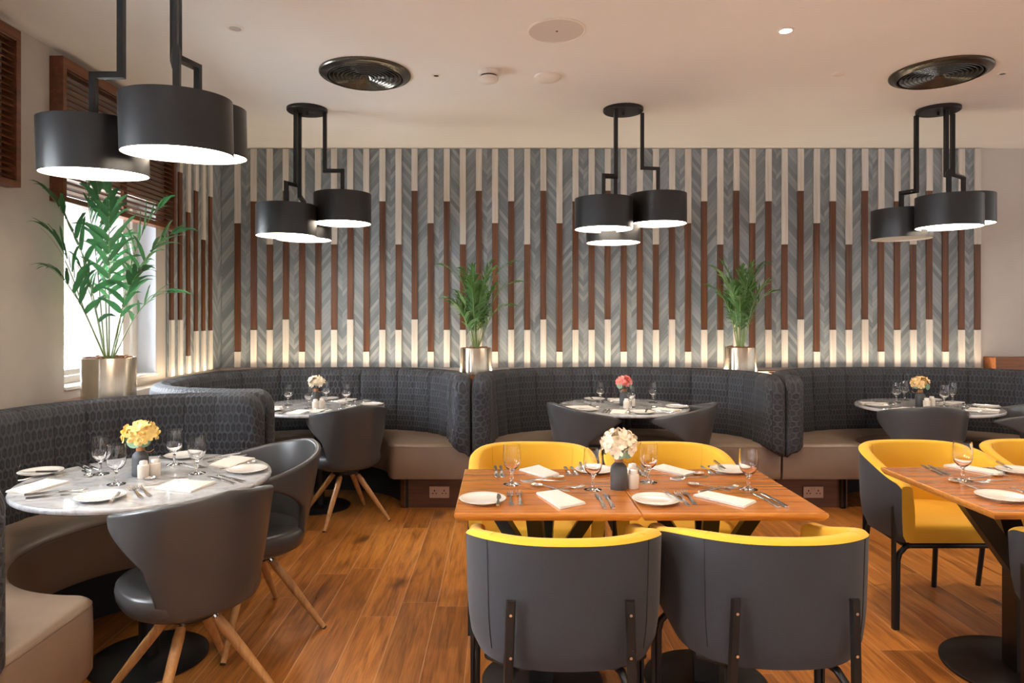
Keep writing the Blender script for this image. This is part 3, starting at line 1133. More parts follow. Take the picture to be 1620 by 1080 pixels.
def arc(cx, cy, a, b, d0, d1, n=40, p=1.0):
    out = []
    for i in range(n + 1):
        t = math.radians(d0 + (d1 - d0) * i / n)
        c_, s_ = math.cos(t), math.sin(t)
        out.append((cx + a * math.copysign(abs(c_) ** p, c_), cy + b * math.copysign(abs(s_) ** p, s_)))
    return out


SZ0, SZ1, BT = .235, .49, .992


def booth_module(t, half, depth, hw, hd, nose=-.015):
    """local frame: front plane y = 0, +y towards the wall"""
    h = .07
    a = half - h
    path = [(a, nose), (a, .08)] + arc(0, .08, a, depth - .08, 2, 178, 60, .86) + [(-a, .08), (-a, nose)]
    backrest(path, h, .405, BT, t)
    r = .07
    inner = [(half - .004, 0), (hw + r, 0)] + [(hw + r * (1 - math.sin(math.radians(q))), 0 + r * (1 - math.cos(math.radians(q)))) for q in (20, 45, 70, 90)]
    inner += arc(0, r, hw, hd - r, 0, 180, 36)
    inner += [(-x, y) for (x, y) in inner[:6][::-1]]
    outer = [(half - .004, .03), (half - .004, .10)] + arc(0, .08, a + .03, depth - .07, 3, 177, 60, .86) + [(-half + .004, .10), (-half + .004, .03)]
    seat(inner, outer, SZ0, SZ1, t, -1)
    plinth(inner, -1, t, .12, SZ0 - .002, lambda p: abs(p[0]) > hw + .03)


FY = 4.95
PITCH = 2.25
C2 = .90
for k, lab in ((0, 'middle curved banquette with charcoal quilted back and taupe seat below the slatted wall'),
               (1, 'right hand curved banquette with charcoal quilted back and taupe seat')):
    t = thing('banquette', lab, 'banquette', (C2 + k * PITCH, FY, 0), 0, 'curved booth banquettes')
    booth_module(t, PITCH / 2 - .004, .76, .50, .52)
t = thing('banquette', 'near left curved banquette wrapped round the front marble table', 'banquette', (-1.35, 2.813, 0), PI / 2, 'curved booth banquettes')
booth_module(t, 1.062, .95, .51, .57, .062)
# corner banquette: world coordinates
t = thing('banquette', 'corner banquette curling round the rear left table, between the window and the plant', 'banquette', (0, 0, 0), 0, 'curved booth banquettes')
x_r = C2 - PITCH / 2 - .004 - .07
pc = [(x_r, FY - .015), (x_r, FY + .06)] + arc(-1.22, FY + .02, 1.22 + x_r, .73, 2, 90, 30, .86)
pc += arc(-1.25, 4.86, 1.00, .82, 90, 180, 30, .80)[1:] + arc(-1.25, 4.86, 1.00, .87, 180, 262, 30, .68)[1:] + [(-1.405, 3.99)]
backrest(pc, .07, .405, BT, t)
ic = [(x_r + .066, FY), (-.80, FY)] + arc(-1.36, FY + .02, .52, .50, 4, 266, 50) + [(-1.33, 4.40), (-1.33, 4.06)]
oc = [(x_r + .066, FY + .05)] + arc(-1.22, FY + .02, 1.26 + x_r, .73, 4, 90, 30, .86) + arc(-1.25, 4.86, .97, .81, 90, 180, 30, .86)[1:] + \
    arc(-1.25, 4.86, .97, .86, 180, 262, 30, .80)[1:] + [(-1.33, 4.02)]
seat(ic, oc, SZ0, SZ1, t, -1)
plinth(ic, -1, t, .12, SZ0 - .002, lambda p: p[0] > -.84)

# sockets on the plinths
for X, lab in ((D(695, 5.06), 'double socket plate on the plinth left of the wooden tables'),
               (D(1287, 5.06), 'double socket plate on the plinth right of the centre wooden tables')):
    t = thing('wall_socket', lab, 'wall socket', (X, 5.069, .115), 0, 'double sockets on the banquette plinths')
    MB().bbox(-.073, .073, -.008, -.0, -.043, .043, .002).build('plate', M['socket'], t)
    for s_ in (-1, 1):
        MB().box(s_ * .036 - .026, s_ * .036 + .026, -.0088, -.008, -.028, .030).build('outlet', M['socket'], t, smooth=0)
        hl = MB()
        for (a, b, w_, h_) in ((0, .012, .004, .006), (-.012, -.008, .006, .003), (.012, -.008, .006, .003)):
            hl.box(s_ * .036 + a - w_, s_ * .036 + a + w_, -.0095, -.0088, b - h_, b + h_)
        hl.build('pin_holes', M['black'], t, smooth=0)
        MB().box(s_ * .010 - .005, s_ * .010 + .005, -.0125, -.008, .020, .034).build('switch', M['socket'], t, smooth=0)

# ---------------------------------------------------------------- round marble tables
def round_table(loc, label, R=.485, base=.23):
    t = thing('round_table', label, 'table', (loc[0], loc[1], 0), 0, 'round marble pedestal tables')
    MB().lathe([(.001, .726), (R - .012, .726), (R - .002, .732), (R, .738), (R - .002, .746), (R - .006, .75), (.001, .75)], seg=80, cap0=True, cap1=True).build('tabletop', M['marble'], t)
    MB().lathe([(.04, .02), (.04, .70), (.12, .705), (.12, .7255), (.001, .7255)], seg=28).build('pedestal', M['black_metal'], t)
    MB().lathe([(.001, .0), (base, 0), (base, .008), (base - .01, .014), (.055, .02), (.001, .022)], seg=56, cap0=True, cap1=True).build('base', M['black_metal'], t)
    return t


RT = [(-1.47, 2.84), (-1.37, 5.10), (.90, 5.10), (3.17, 5.10)]
RTN = ['front left round marble table', 'corner booth table', 'middle booth table', 'right booth table']
round_table(RT[0], 'round white marble table at the front left, nearest the camera')
round_table(RT[1], 'round marble table in the corner booth behind the single grey chair')
round_table(RT[2], 'round marble table in the middle booth between two grey chairs')
round_table(RT[3], 'round marble table in the right hand booth')


# ---------------------------------------------------------------- wooden tables
def wood_table(x0, x1, y0, y1, cx, cy, rot, label, k_=1.0):
    t = thing('wooden_table', label, 'table', (cx, cy, 0), 0, 'rectangular walnut tables')
    X0, X1, Y0, Y1 = x0 - cx, x1 - cx, y0 - cy, y1 - cy
    m = MB()
    L = []
    for z, i in ((.722, .012), (.735, .002), (.742, 0), (.7475, .0005), (.75, .003)):
        L.append([(X0 + i, Y0 + i, z), (X1 - i, Y0 + i, z), (X1 - i, Y1 - i, z), (X0 + i, Y1 - i, z)])
    m.mi = 1
    m.loops(L, True, False)
    m.mi = 0
    m.add([(p[0], p[1], .75) for p in L[-1]], [(0, 1, 2, 3)])
    m.build('tabletop', [M['tabletop'], M['tableedge']], t, smooth=0)
    c, s = math.cos(rot), math.sin(rot)

    def R_(x, y, z):
        return (x * c - y * s, x * s + y * c, z)
    w = .045 * k_
    m = MB()
    m.loops([[R_(-w, -w, z), R_(w, -w, z), R_(w, w, z), R_(-w, w, z)] for z in (.018, .42)])
    m.build('column', M['black_metal'], t, smooth=0)
    for k in range(4):
        a = k * PI / 2
        u = (math.cos(a), math.sin(a))
        v = (-u[1], u[0])
        sw, rr = .028 * k_ ** 1.5, .25 + .12 * (k_ - 1)
        pr = []
        for (d, z) in ((.02, .36 - .1 * (k_ - 1)), (.02, .45), (rr - .055 * k_ ** 1.5, .7215), (rr, .7215)):
            pr.append((d, z))
        m = MB()
        m.loops([[R_(u[0] * d + v[0] * q, u[1] * d + v[1] * q, z) for (d, z) in pr] for q in (-sw, sw)])
        m.build('strut', M['black_metal'], t, smooth=0)
    MB().lathe([(.001, 0), (.235 * k_, 0), (.235 * k_, .008), (.228 * k_, .013), (.06, .018), (.001, .019)], seg=56, cap0=True, cap1=True).build('base', M['black_metal'], t)
    return t


wood_table(-.165, .4722, 2.32, 2.994, .155, 2.66, math.radians(-11), 'left hand one of the two joined walnut tables in the centre')
wood_table(.4742, 1.11, 2.32, 2.994, .79, 2.66, math.radians(-11), 'right hand one of the two joined walnut tables in the centre')
wood_table(1.68, 2.50, 2.334, 3.035, 2.09, 2.73, math.radians(-11), 'walnut table cut off by the right edge of the picture', 1.25)


# ---------------------------------------------------------------- yellow tub chairs
def make_yellow(label):
    t = thing('tub_armchair', label, 'chair', (0, 0, 0), 0, 'yellow and charcoal tub armchairs')
    a, yb = .282, -.245
    pl = [(a - .004, .268), (a, .20)] + [(a, .20 - .04 * i) for i in range(1, 6)]
    pl += [(x, y) for (x, y) in arc(0, 0, a, -yb, 0, -180, 44, .82)]
    pl += [(-a, .04 * i) for i in range(0, 6)] + [(-a + .004, .268)]
    P, L = resample(pl, 91)
    N = normals(P)          # path runs front right -> back -> front left : left normal points outward? (checked below)
    if N[0][0] < 0:
        N = [(-x, -y) for x, y in N]
    h = .024
    hr = .013

    def ztop(p):
        f = max(0, min(1, (p[1] + .23) / .50))
        f = f * f * (3 - 2 * f)
        return .780 - .100 * f

    def taper(z):
        return 1.0 + .02 * (z - .6) / .2 - .06 * max(0, (.56 - z) / .17) ** 2

    outer, inner = MB(), MB()
    Z0 = .395
    OL, IL = [], []
    nn = len(P)
    for i, (p, nv) in enumerate(zip(P, N)):
        e = min(i, nn - 1 - i)
        zt = ztop(p)
        if e < 4:
            zt -= (.016, .007, .002, .0)[e]
        zb = Z0 + (.05, .03, .014, .005)[e] * .3 if e < 4 else Z0
        col = []
        for k in range(9):
            z = zb + (zt - hr - zb) * k / 8
            o = h
            if k == 0:
                o = h - .012
            col.append((p[0] * taper(z) + nv[0] * o, p[1] * taper(z) + nv[1] * o, z))
        OL.append(col)
        ci = [col[-1]]
        for k in range(1, 9):
            an = PI * k / 8
            ci.append((p[0] + nv[0] * h * math.cos(an), p[1] + nv[1] * h * math.cos(an), zt - hr + hr * math.sin(an) ** .7))
        for k in range(1, 7):
            z = zt - hr - (zt - hr - zb) * k / 6
            o = h + .012 * math.sin(PI * min(1, k / 6))
            ci.append((p[0] * taper(z) - nv[0] * o, p[1] * taper(z) - nv[1] * o, z))
        IL.append(ci)
    outer.loops(OL, False, False, False)
    # bottom closing strip
    outer.loops([[c[0], d[-1]] for c, d in zip(OL, IL)], False, False, False)
    inner.loops(IL, False, False, False)
    for idx in (0, nn - 1):      # arm front faces
        ring = OL[idx][:-1] + IL[idx]
        inner.add(ring, [tuple(range(len(ring)))])
    outer.build('outer_shell', M['grey_cloth'], t, smooth=50)
    ins = inner.build('inner_upholstery', M['yellow'], t, smooth=50)
    for sx in (-1, 1):
        # vertical stitched seams outside and inside
        i = min(range(nn), key=lambda j: abs(P[j][0] - sx * .215) + (0 if P[j][1] < -.1 else 9))
        so = MB().tube([(q[0] + N[i][0] * .0008, q[1] + N[i][1] * .0008, q[2]) for q in OL[i][1:]], .0014, 5)
        so.build('outer_seam', M['seam'], t)
        si = MB().tube([(q[0] - N[i][0] * .0005, q[1] - N[i][1] * .0005, q[2]) for q in IL[i][2:]], .0009, 5)
        si.build('inner_seam', M['yseam'], ins)
    # cushion
    out = [(a - .03, .24)] + [(a - .03, y) for y in (.1, 0)] + arc(0, 0, a - .03, -yb - .03, 0, -180, 30, .82) + [(-a + .03, y) for y in (.1, .24)]
    LP = []
    for z, sc in ((.400, .97), (.405, .99), (.455, 1.0), (.472, .985), (.482, .95), (.487, .85), (.489, .5), (.489, .1)):
        LP.append([(x * sc, (y + .02) * sc - .02, z) for x, y in out])
    MB().loops(LP).build('seat_cushion', M['yellow'], t, smooth=50)
    # frame
    fr = MB()
    fr.tube([(-.235, -.12, .385), (-.25, .18, .385), (-.23, .215, .385), (.23, .215, .385), (.25, .18, .385), (.235, -.12, .385), (.15, -.18, .385), (-.15, -.18, .385), (-.235, -.12, .385)], .013, 10)
    fr.build('seat_frame', M['black_metal'], t, smooth=60)
    for sx in (-1, 1):
        m = MB()
        m.tube([(sx * .20, .2, .385), (sx * .245, .2, .375), (sx * .272, .2, .345), (sx * .281, .2, .31), (sx * .285, .2, 0)], .0125, 10)
        m.loops([[(sx * (.2985 + b), .2 + c_, z) for b, c_ in ((-.004, -.014), (.006, -.010), (.006, .010), (-.004, .014))] for z in (0, .60)])
        m.tube([(sx * .285, .2, .33), (sx * .2985, .2, .33)], .009, 8)
        m.build('leg', M['black_metal'], t, smooth=40)
    for sx in (-1, 1):
        m = MB()
        m.tube([(sx * .13, -.14, .385), (sx * .16, -.19, .37), (sx * .178, -.245, .33), (sx * .19, -.285, .0)], .0125, 10)
        m.loops([[(sx * (.168 + .022 * (.62 - z) / .62) + b, y + c_, z) for b, c_ in ((-.014, .006), (-.010, -.008), (.010, -.008), (.014, .006))]
                 for z, y in ((.24, -.268), (.40, -.273), (.618, -.279))])
        m.build('leg', M['black_metal'], t, smooth=40)
        for z in (.58, .46):
            MB().tube([(sx * .169, -.284, z), (sx * .169, -.291, z)], .0045, 8).build('bolt', M['chrome'], t)
    return t


yc = make_yellow('charcoal backed yellow tub chair seen from behind at the front, left of the two')
yc.location = (.192, 2.205, 0)
for (x, y, r, lab) in [
    (.832, 2.215, 0, 'charcoal backed yellow tub chair seen from behind at the front, right of the two'),
    (.150, 3.245, PI, 'yellow tub chair on the far side of the centre tables, left one facing the camera'),
    (.795, 3.245, PI, 'yellow tub chair on the far side of the centre tables, right one facing the camera'),
    (2.075, 3.30, PI, 'yellow tub chair behind the right hand table, its charcoal side and seat showing'),
    (2.70, 3.32, PI, 'yellow tub chair at the right edge behind the right hand table, only its back showing'),
    (2.11, 2.17, 0, 'charcoal tub chair sliver cut off at the right edge before the walnut table'),
]:
    dup(yc, (x, y, 0), r, lab)


# ---------------------------------------------------------------- grey shell chairs with oak legs
def make_grey(label):
    t = thing('shell_chair', label, 'chair', (0, 0, 0), 0, 'grey shell chairs with oak legs')
    A = 116
    nt, nv = 48, 10
    th = .014

    def top(a):
        f = min(1, abs(a) / A)
        return .825 - .108 * (f ** 1.25)

    def bot(a):
        f = abs(a)
        if f < 44:
            return .385
        if f < 60:
            g = (f - 44) / 16
            return .385 + .187 * g * g * (3 - 2 * g)
        return .684 - .112 * (1 - math.cos(math.radians(A - f))) / (1 - math.cos(math.radians(A - 60)))

    def pt(a, z, off):
        an = math.radians(a - 90)
        f = max(0, min(1, (z - .385) / .42))
        rx = .222 + .048 * f ** .8 + off
        ry = .205 + .075 * f ** .9 + off
        yo = -.0 - .015 * f
        return (rx * math.cos(an), ry * math.sin(an) + yo, z)
    L = []
    for i in range(nt + 1):
        a = -A + 2 * A * i / nt
        e = min(i, nt - i)
        zt, zb = top(a), bot(a)
        mid = zb * .35 + zt * .65
        sq = (.52, .80, .93, .99)[e] if e < 4 else 1
        zt, zb = mid + (zt - mid) * sq, mid + (zb - mid) * sq
        lp = []
        for k in range(nv + 1):
            lp.append(pt(a, zb + .01 + (zt - zb - .02) * k / nv, th))
        for k in range(1, 6):
            an = PI * k / 6
            lp.append(pt(a, zt - .01 + .012 * math.sin(an), th * math.cos(an)))
        for k in range(nv, -1, -1):
            lp.append(pt(a, zb + .01 + (zt - zb - .02) * k / nv, -th))
        for k in range(1, 4):
            an = PI * k / 4
            lp.append(pt(a, zb + .01 - .012 * math.sin(an), -th * math.cos(an)))
        L.append(lp)
    MB().loops(L).build('shell_back', M['grey_leather'], t, smooth=70)

    def outl(sx, sy, n=48):
        o = []
        for i in range(n):
            a = 2 * PI * i / n
            c_, s_ = math.cos(a), math.sin(a)
            x = sx * math.copysign(abs(c_) ** .8, c_)
            y = (sy + (.055 if s_ > 0 else .0)) * math.copysign(abs(s_) ** .85, s_)
            o.append((x, y))
        return o
    LP = []
    for z, sx, sy in ((.345, .07, .07), (.350, .12, .11), (.365, .185, .17), (.385, .222, .198), (.41, .236, .210), (.435, .240, .213), (.455, .236, .21), (.466, .224, .20),
                      (.463, .19, .175), (.455, .12, .12), (.452, .03, .03)):
        LP.append([(x, y, z) for x, y in outl(sx, sy)])
    MB().loops(LP).build('seat', M['grey_leather'], t, smooth=70)
    MB().lathe([(.001, .318), (.085, .318), (.095, .326), (.095, .345), (.001, .349)], seg=28, cap0=True).build('hub', M['black_metal'], t)
    for k in range(4):
        an = PI / 4 + k * PI / 2
        u = (math.cos(an), math.sin(an))
        lg = MB()
        P0 = Vector((u[0] * .085, u[1] * .085, .315))
        P1 = Vector((u[0] * .33, u[1] * .33, .0))
        lg.tube([P0 + (P1 - P0) * f for f in (.02, .12, .5, .985)], [.0165, .0195, .0175, .0115], 14)
        l_ = lg.build('leg', M['leg_wood'], t, smooth=60)
        MB().tube([P0 + (P1 - P0) * -.10, P0 + (P1 - P0) * .03], .010, 10).build('ferrule', M['chrome'], l_)
        MB().tube([P0 + (P1 - P0) * .985, P0 + (P1 - P0) * 1.0], .0112, 10).build('foot_cap', M['black'], l_)
    return t


def face(px, py, tx, ty):
    return math.atan2(ty - py, tx - px) - PI / 2


gc = make_grey('large grey shell chair in the left foreground seen from behind')
gc.location = (-1.15, 2.525, 0)
gc.rotation_euler = (0, 0, PI / 4 + .04)
for (x, y, r, lab) in [
    (-1.140, 3.11, PI / 2 + PI / 4, 'grey shell chair tucked behind the front left marble table, its hollow inside showing'),
    (-1.105, 4.81, PI / 4 - math.radians(12), 'grey shell chair on four oak legs standing at the corner booth table'),
    (.615, 4.84, -math.radians(65), 'grey shell chair at the left of the middle booth table'),
    (1.204, 4.84, math.radians(65), 'grey shell chair at the right of the middle booth table'),
    (2.94, 4.80, -math.radians(14), 'grey shell chair with its back square to the camera at the right booth table'),
    (3.53, 4.80, math.radians(65), 'grey shell chair at the right picture edge beside the right booth table'),
]:
    dup(gc, (x, y, 0), r, lab)


# ---------------------------------------------------------------- planted palms
def blade(m, p0, d, up, length, width, droop, fold=.25, seg=5):
    """one leaflet: pointed strip that droops"""
    d = d.normalized()
    side = d.cross(up).normalized()
    nrm = side.cross(d).normalized()
    L_, R_, C_ = [], [], []
    for i in range(seg + 1):
        f = i / seg
        c = p0 + d * length * f + Vector((0, 0, -1)) * droop * length * f * f
        w = width * (.25 + .75 * math.sin(PI * min(1, f * 1.25 + .12) ** .8)) if f < .8 else width * (1 - f) * 2.6
        w = max(w, .0004) * .5
        C_.append(c - nrm * w * fold)
        L_.append(c - side * w)
        R_.append(c + side * w)
    vs = []
    for a, b, c in zip(L_, C_, R_):
        vs += [a, b, c]
    fs = []
    for i in range(seg):
        q = i * 3
        fs += [(q, q + 1, q + 4, q + 3), (q + 1, q + 2, q + 5, q + 4)]
    m.add(vs, fs)


XMIN = [None]
YMAX = [None]


def softx(vs):
    if YMAX[0] is not None:
        Y0 = YMAX[0]
        return [(p[0], p[1] if p[1] < Y0 - .06 else Y0 - .06 * math.exp(-(p[1] - Y0 + .06) / .10), p[2]) for p in vs]
    if XMIN[0] is None:
        return vs
    L0 = XMIN[0]
    out = []
    for p in vs:
        x = p[0]
        if x < L0 + .06:
            x = L0 + .06 * math.exp((x - L0 - .06) / .10)
        out.append((x, p[1], p[2]))
    return out


def frond(parent, base, az, lean, length, nl, ll, lw, rnd, mleaf, arch=.5, start=.35, droop=.3, vee=.5):
    """stem + feathered leaf"""
    d0 = Vector((math.cos(az) * math.sin(lean), math.sin(az) * math.sin(lean), math.cos(lean)))
    pts = []
    n = 14
    p = Vector(base)
    d = d0.copy()
    out = Vector((math.cos(az), math.sin(az), 0))
    for i in range(n + 1):
        pts.append(p.copy())
        f = i / n
        bend = arch * max(0, f - .3) * 1.6 / n * 2.2
        d = (d + out * bend * .8 + Vector((0, 0, -1)) * bend * .9).normalized()
        p = p + d * (length / n)
    pts = [Vector(p) for p in softx(pts)]
    st = MB().tube(pts, [.0042 * (1 - .75 * i / n) for i in range(n + 1)], 5)
    fo = st.build('palm_frond', M['stem'], parent, smooth=60)
    m = MB()
    for i in range(nl):
        f = start + (1 - start) * (i + .5) / nl
        k = f * n
        j = min(n - 1, int(k))
        q = pts[j].lerp(pts[j + 1], k - j)
        t = (pts[j + 1] - pts[j]).normalized()
        sd = t.cross(Vector((0, 0, 1)))
        if sd.length < .05:
            sd = t.cross(out)
        sd.normalize()
        up = sd.cross(t).normalized()
        g = (f - start) / (1 - start)
        size = ll * (.55 + .75 * math.sin(PI * min(1, .18 + g * .8)))
        for s_ in (-1, 1):
            rr_ = .22
            dd = (sd * s_ * (.85 - .45 * g) + t * (.75 + .9 * g) + up * vee * (1 - .5 * g) + Vector((rnd.uniform(-rr_, rr_), rnd.uniform(-rr_, rr_), rnd.uniform(-rr_, rr_)))).normalized()
            if nl < 12 and rnd.random() < .12:
                continue
            q = pts[j].lerp(pts[j + 1], min(1, max(0, k - j + s_ * .3)))
            blade(m, q, dd, up, size * rnd.uniform(.85, 1.12), lw * rnd.uniform(.8, 1.15), droop * rnd.uniform(.6, 1.4))
    t_ = (pts[-1] - pts[-2]).normalized()
    blade(m, pts[-1], t_, Vector((0, 1, .2)), ll * .8, lw, droop)
    m.v = softx(m.v)
    m.build('leaflets', mleaf, fo, smooth=60)
    return fo


def palm(loc, R, hgt, label, spec, seed, mleaf, group=None):
    rnd = random.Random(seed)
    t = thing('potted_palm', label, 'potted plant', loc, 0, group)
    MB().lathe([(.001, 0.0), (R - .004, 0), (R, .004), (R, hgt - .003), (R - .002, hgt), (R - .008, hgt), (R - .008, hgt - .03)], seg=64, cap0=True).build('planter', M['brushed'], t)
    MB().lathe([(.001, hgt - .02), (R - .009, hgt - .02)], seg=32).build('soil', M['black'], t)
    bk = MB()
    for i in range(46):
        a, r = rnd.uniform(0, 2 * PI), (R - .03) * math.sqrt(rnd.random())
        x, y = r * math.cos(a), r * math.sin(a)
        z = hgt - .012 + rnd.uniform(0, .014)
        w, l_, an = rnd.uniform(.009, .014), rnd.uniform(.014, .026), rnd.uniform(0, PI)
        lps = []
        for zz, sc in ((-.008, .6), (-.002, 1), (.005, .95), (.009, .5)):
            lp = []
            for k in range(7):
                b = 2 * PI * k / 7
                u, v = l_ * math.cos(b) * sc, w * math.sin(b) * sc
                lp.append((x + u * math.cos(an) - v * math.sin(an), y + u * math.sin(an) + v * math.cos(an), z + zz))
            lps.append(lp)
        bk.loops(lps)
    tag(bk.build('bark_chips', M['bark'], t, smooth=60), kind='stuff')
    for (az, lean, ln, nl, ll, lw, arch, start) in spec:
        b = (math.cos(math.radians(az)) * .02, math.sin(math.radians(az)) * .02, hgt - .01)
        frond(t, b, math.radians(az), math.radians(lean), ln, nl, ll, lw, rnd, mleaf, arch, start, droop=.42)
    return t


rk = random.Random(3)
# (azimuth, lean, length, leaflet pairs, leaflet length, leaflet width, arch, leaf start)
big = [(210, 4, 1.02, 9, .24, .036, .30, .42), (255, 14, .98, 8, .23, .034, .75, .38), (300, 12, .98, 8, .23, .034, .65, .42),
       (350, 17, .84, 7, .22, .030, .9, .42), (235, 22, .86, 8, .22, .032, .85, .36), (120, 16, .85, 7, .22, .030, .8, .40),
       (20, 9, .92, 7, .22, .032, .5, .48), (250, 26, .66, 6, .20, .030, .9, .42), (325, 24, .62, 6, .20, .032, .8, .40),
       (280, 5, 1.05, 8, .23, .034, .4, .55), (10, 25, .50, 5, .18, .028, .9, .42), (225, 10, .56, 5, .20, .036, .6, .34)]
XMIN[0] = -.135
palm((-2.245, 3.895, LEDGE), .140, .235, 'tall kentia palm in a brushed metal planter beside the left window', big, 11, M['leaf'])
XMIN[0] = None


def small_spec(seed, n):
    r_ = random.Random(seed)
    o = []
    for i in range(n):
        az = 360 * i / n + r_.uniform(-14, 14)
        inner_ = i % 3 == 0
        o.append((az, r_.uniform(3, 9) if inner_ else r_.uniform(10, 21), r_.uniform(.66, .78) if inner_ else r_.uniform(.42, .66), 13, r_.uniform(.12, .16), .018,
                  r_.uniform(.5, 1.1), r_.uniform(.30, .42)))
    return o


YMAX[0] = .36
palm((-.215, 5.52, LEDGE), .127, .215, 'bushy palm in a shiny metal planter between the corner and middle banquettes', small_spec(5, 17), 21, M['leaf2'], 'palms in metal planters on the back ledge')
YMAX[0] = .27
palm((D(1171, 5.61), 5.61, LEDGE), .127, .215, 'bushy palm in a shiny metal planter between the middle and right banquettes', small_spec(9, 16), 22, M['leaf2'], 'palms in metal planters on the back ledge')


# ---------------------------------------------------------------- tableware
def cutlery(kind):
    """lies along +y, handle end at -y, resting on z = 0"""
    L_ = {'dinner_fork': .185, 'dinner_knife': .205, 'dessert_spoon': .175, 'butter_knife': .160}[kind]
    h = L_ / 2
    m = MB()

    def strip(secs, th=.0016):
        lp = [[(-w + ox, y, z), (w + ox, y, z), (w * .8 + ox, y, z + th), (-w * .8 + ox, y, z + th)] for (y, w, z, ox) in secs]
        m.loops(lp)
    if kind == 'dinner_fork':
        strip([(-h, .006, .0015, 0), (-h + .02, .0092, .0005, 0), (-h + .07, .0052, .004, 0), (h - .085, .003, .008, 0), (h - .065, .005, .007, 0), (h - .055, .011, .004, 0), (h - .045, .0125, .0022, 0)])
        for k in range(4):
            ox = (-.0103 + k * .00687)
            strip([(h - .046, .0023, .0021, ox), (h - .03, .0021, .0008, ox), (h - .012, .0018, .0022, ox), (h, .0008, .0065, ox)], .0015)
    elif kind == 'dinner_knife' or kind == 'butter_knife':
        w = 1 if kind == 'dinner_knife' else .8
        strip([(-h, .0065 * w, .001, 0), (-h + .015, .0088 * w, .0, 0), (-h + .09 * w, .0055 * w, .001, 0), (-.001, .005 * w, .001, 0), (.006, .0045 * w, .001, 0)], .006)
        strip([(.004, .0055 * w, .0022, 0), (.02, .0098 * w, .0020, .001), (h - .03, .0105 * w, .0018, .001), (h - .01, .007 * w, .0018, -.001), (h, .001, .0018, -.005)], .0016)
    else:
        strip([(-h, .005, .0015, 0), (-h + .018, .0085, .0005, 0), (-h + .07, .0045, .004, 0), (h - .06, .003, .0075, 0), (h - .05, .004, .007, 0)])
        LPo = []
        n = 16
        for sc, z in ((1.0, .0075), (.88, .003), (.6, .0008), (.2, .0)):
            LPo.append([(.0175 * sc * math.cos(2 * PI * i / n), h - .026 + .027 * sc * math.sin(2 * PI * i / n), z) for i in range(n)])
        LPi = [[(x * .94, (y - h + .026) * .94 + h - .026, z + .0012) for x, y, z in lp] for lp in LPo]
        m.loops(LPo[::-1] + LPi)
    return m


PROTO = {}


def place(kind, loc, rotz, label, cat, group):
    key = kind
    if key not in PROTO:
        o = cutlery(kind).build(kind, M['steel'], smooth=40)
        o.location = loc
        o.rotation_euler = (0, 0, rotz)
        tag(o, label, cat, group)
        PROTO[key] = o
        return o
    c = PROTO[key].copy()
    COL.objects.link(c)
    c.location = loc
    c.rotation_euler = (0, 0, rotz)
    c['label'] = label
    c['group'] = group
    return c


def cut(kind, tip, hnd, label, group, dz=.0004, z=None):
    """tip and handle end given as points on the table top"""
    dx, dy = tip[0] - hnd[0], tip[1] - hnd[1]
    cx, cy = (tip[0] + hnd[0]) / 2, (tip[1] + hnd[1]) / 2
    cat = {'dinner_fork': 'fork', 'dinner_knife': 'knife', 'dessert_spoon': 'spoon', 'butter_knife': 'knife'}[kind]
    return place(kind, (cx, cy, .75 + dz), math.atan2(dy, dx) - PI / 2, label, cat, group)


def goblet(label):
    t = thing('water_goblet', label, 'wine glass', (0, 0, 0), 0, None)
    o = [(.001, 0), (.034, 0), (.0345, .0015), (.030, .004), (.012, .008), (.0062, .013), (.0055, .022), (.0078, .030), (.0055, .038), (.0062, .050), (.010, .056), (.020, .063),
         (.0305, .076), (.0352, .094), (.0362, .110), (.0352, .130), (.0338, .150), (.0334, .158)]
    i = [(.0320, .158), (.0324, .150), (.0338, .130), (.0348, .110), (.0338, .094), (.0290, .078), (.018, .066), (.008, .0605), (.001, .0600)]
    MB().lathe(o + i, seg=32, cap0=True, cap1=True).build('glass_body', M['glass'], t, smooth=50)
    return t


def bread_plate(label):
    t = thing('side_plate', label, 'plate', (0, 0, 0), 0, None)
    MB().lathe([(.001, .001), (.045, .001), (.048, 0), (.051, .002), (.075, .009), (.0845, .0135), (.085, .0148), (.0835, .0155), (.073, .0115), (.052, .0058), (.001, .0052)],
               seg=48, cap0=True, cap1=True).build('plate_body', M['china'], t, smooth=50)
    return t


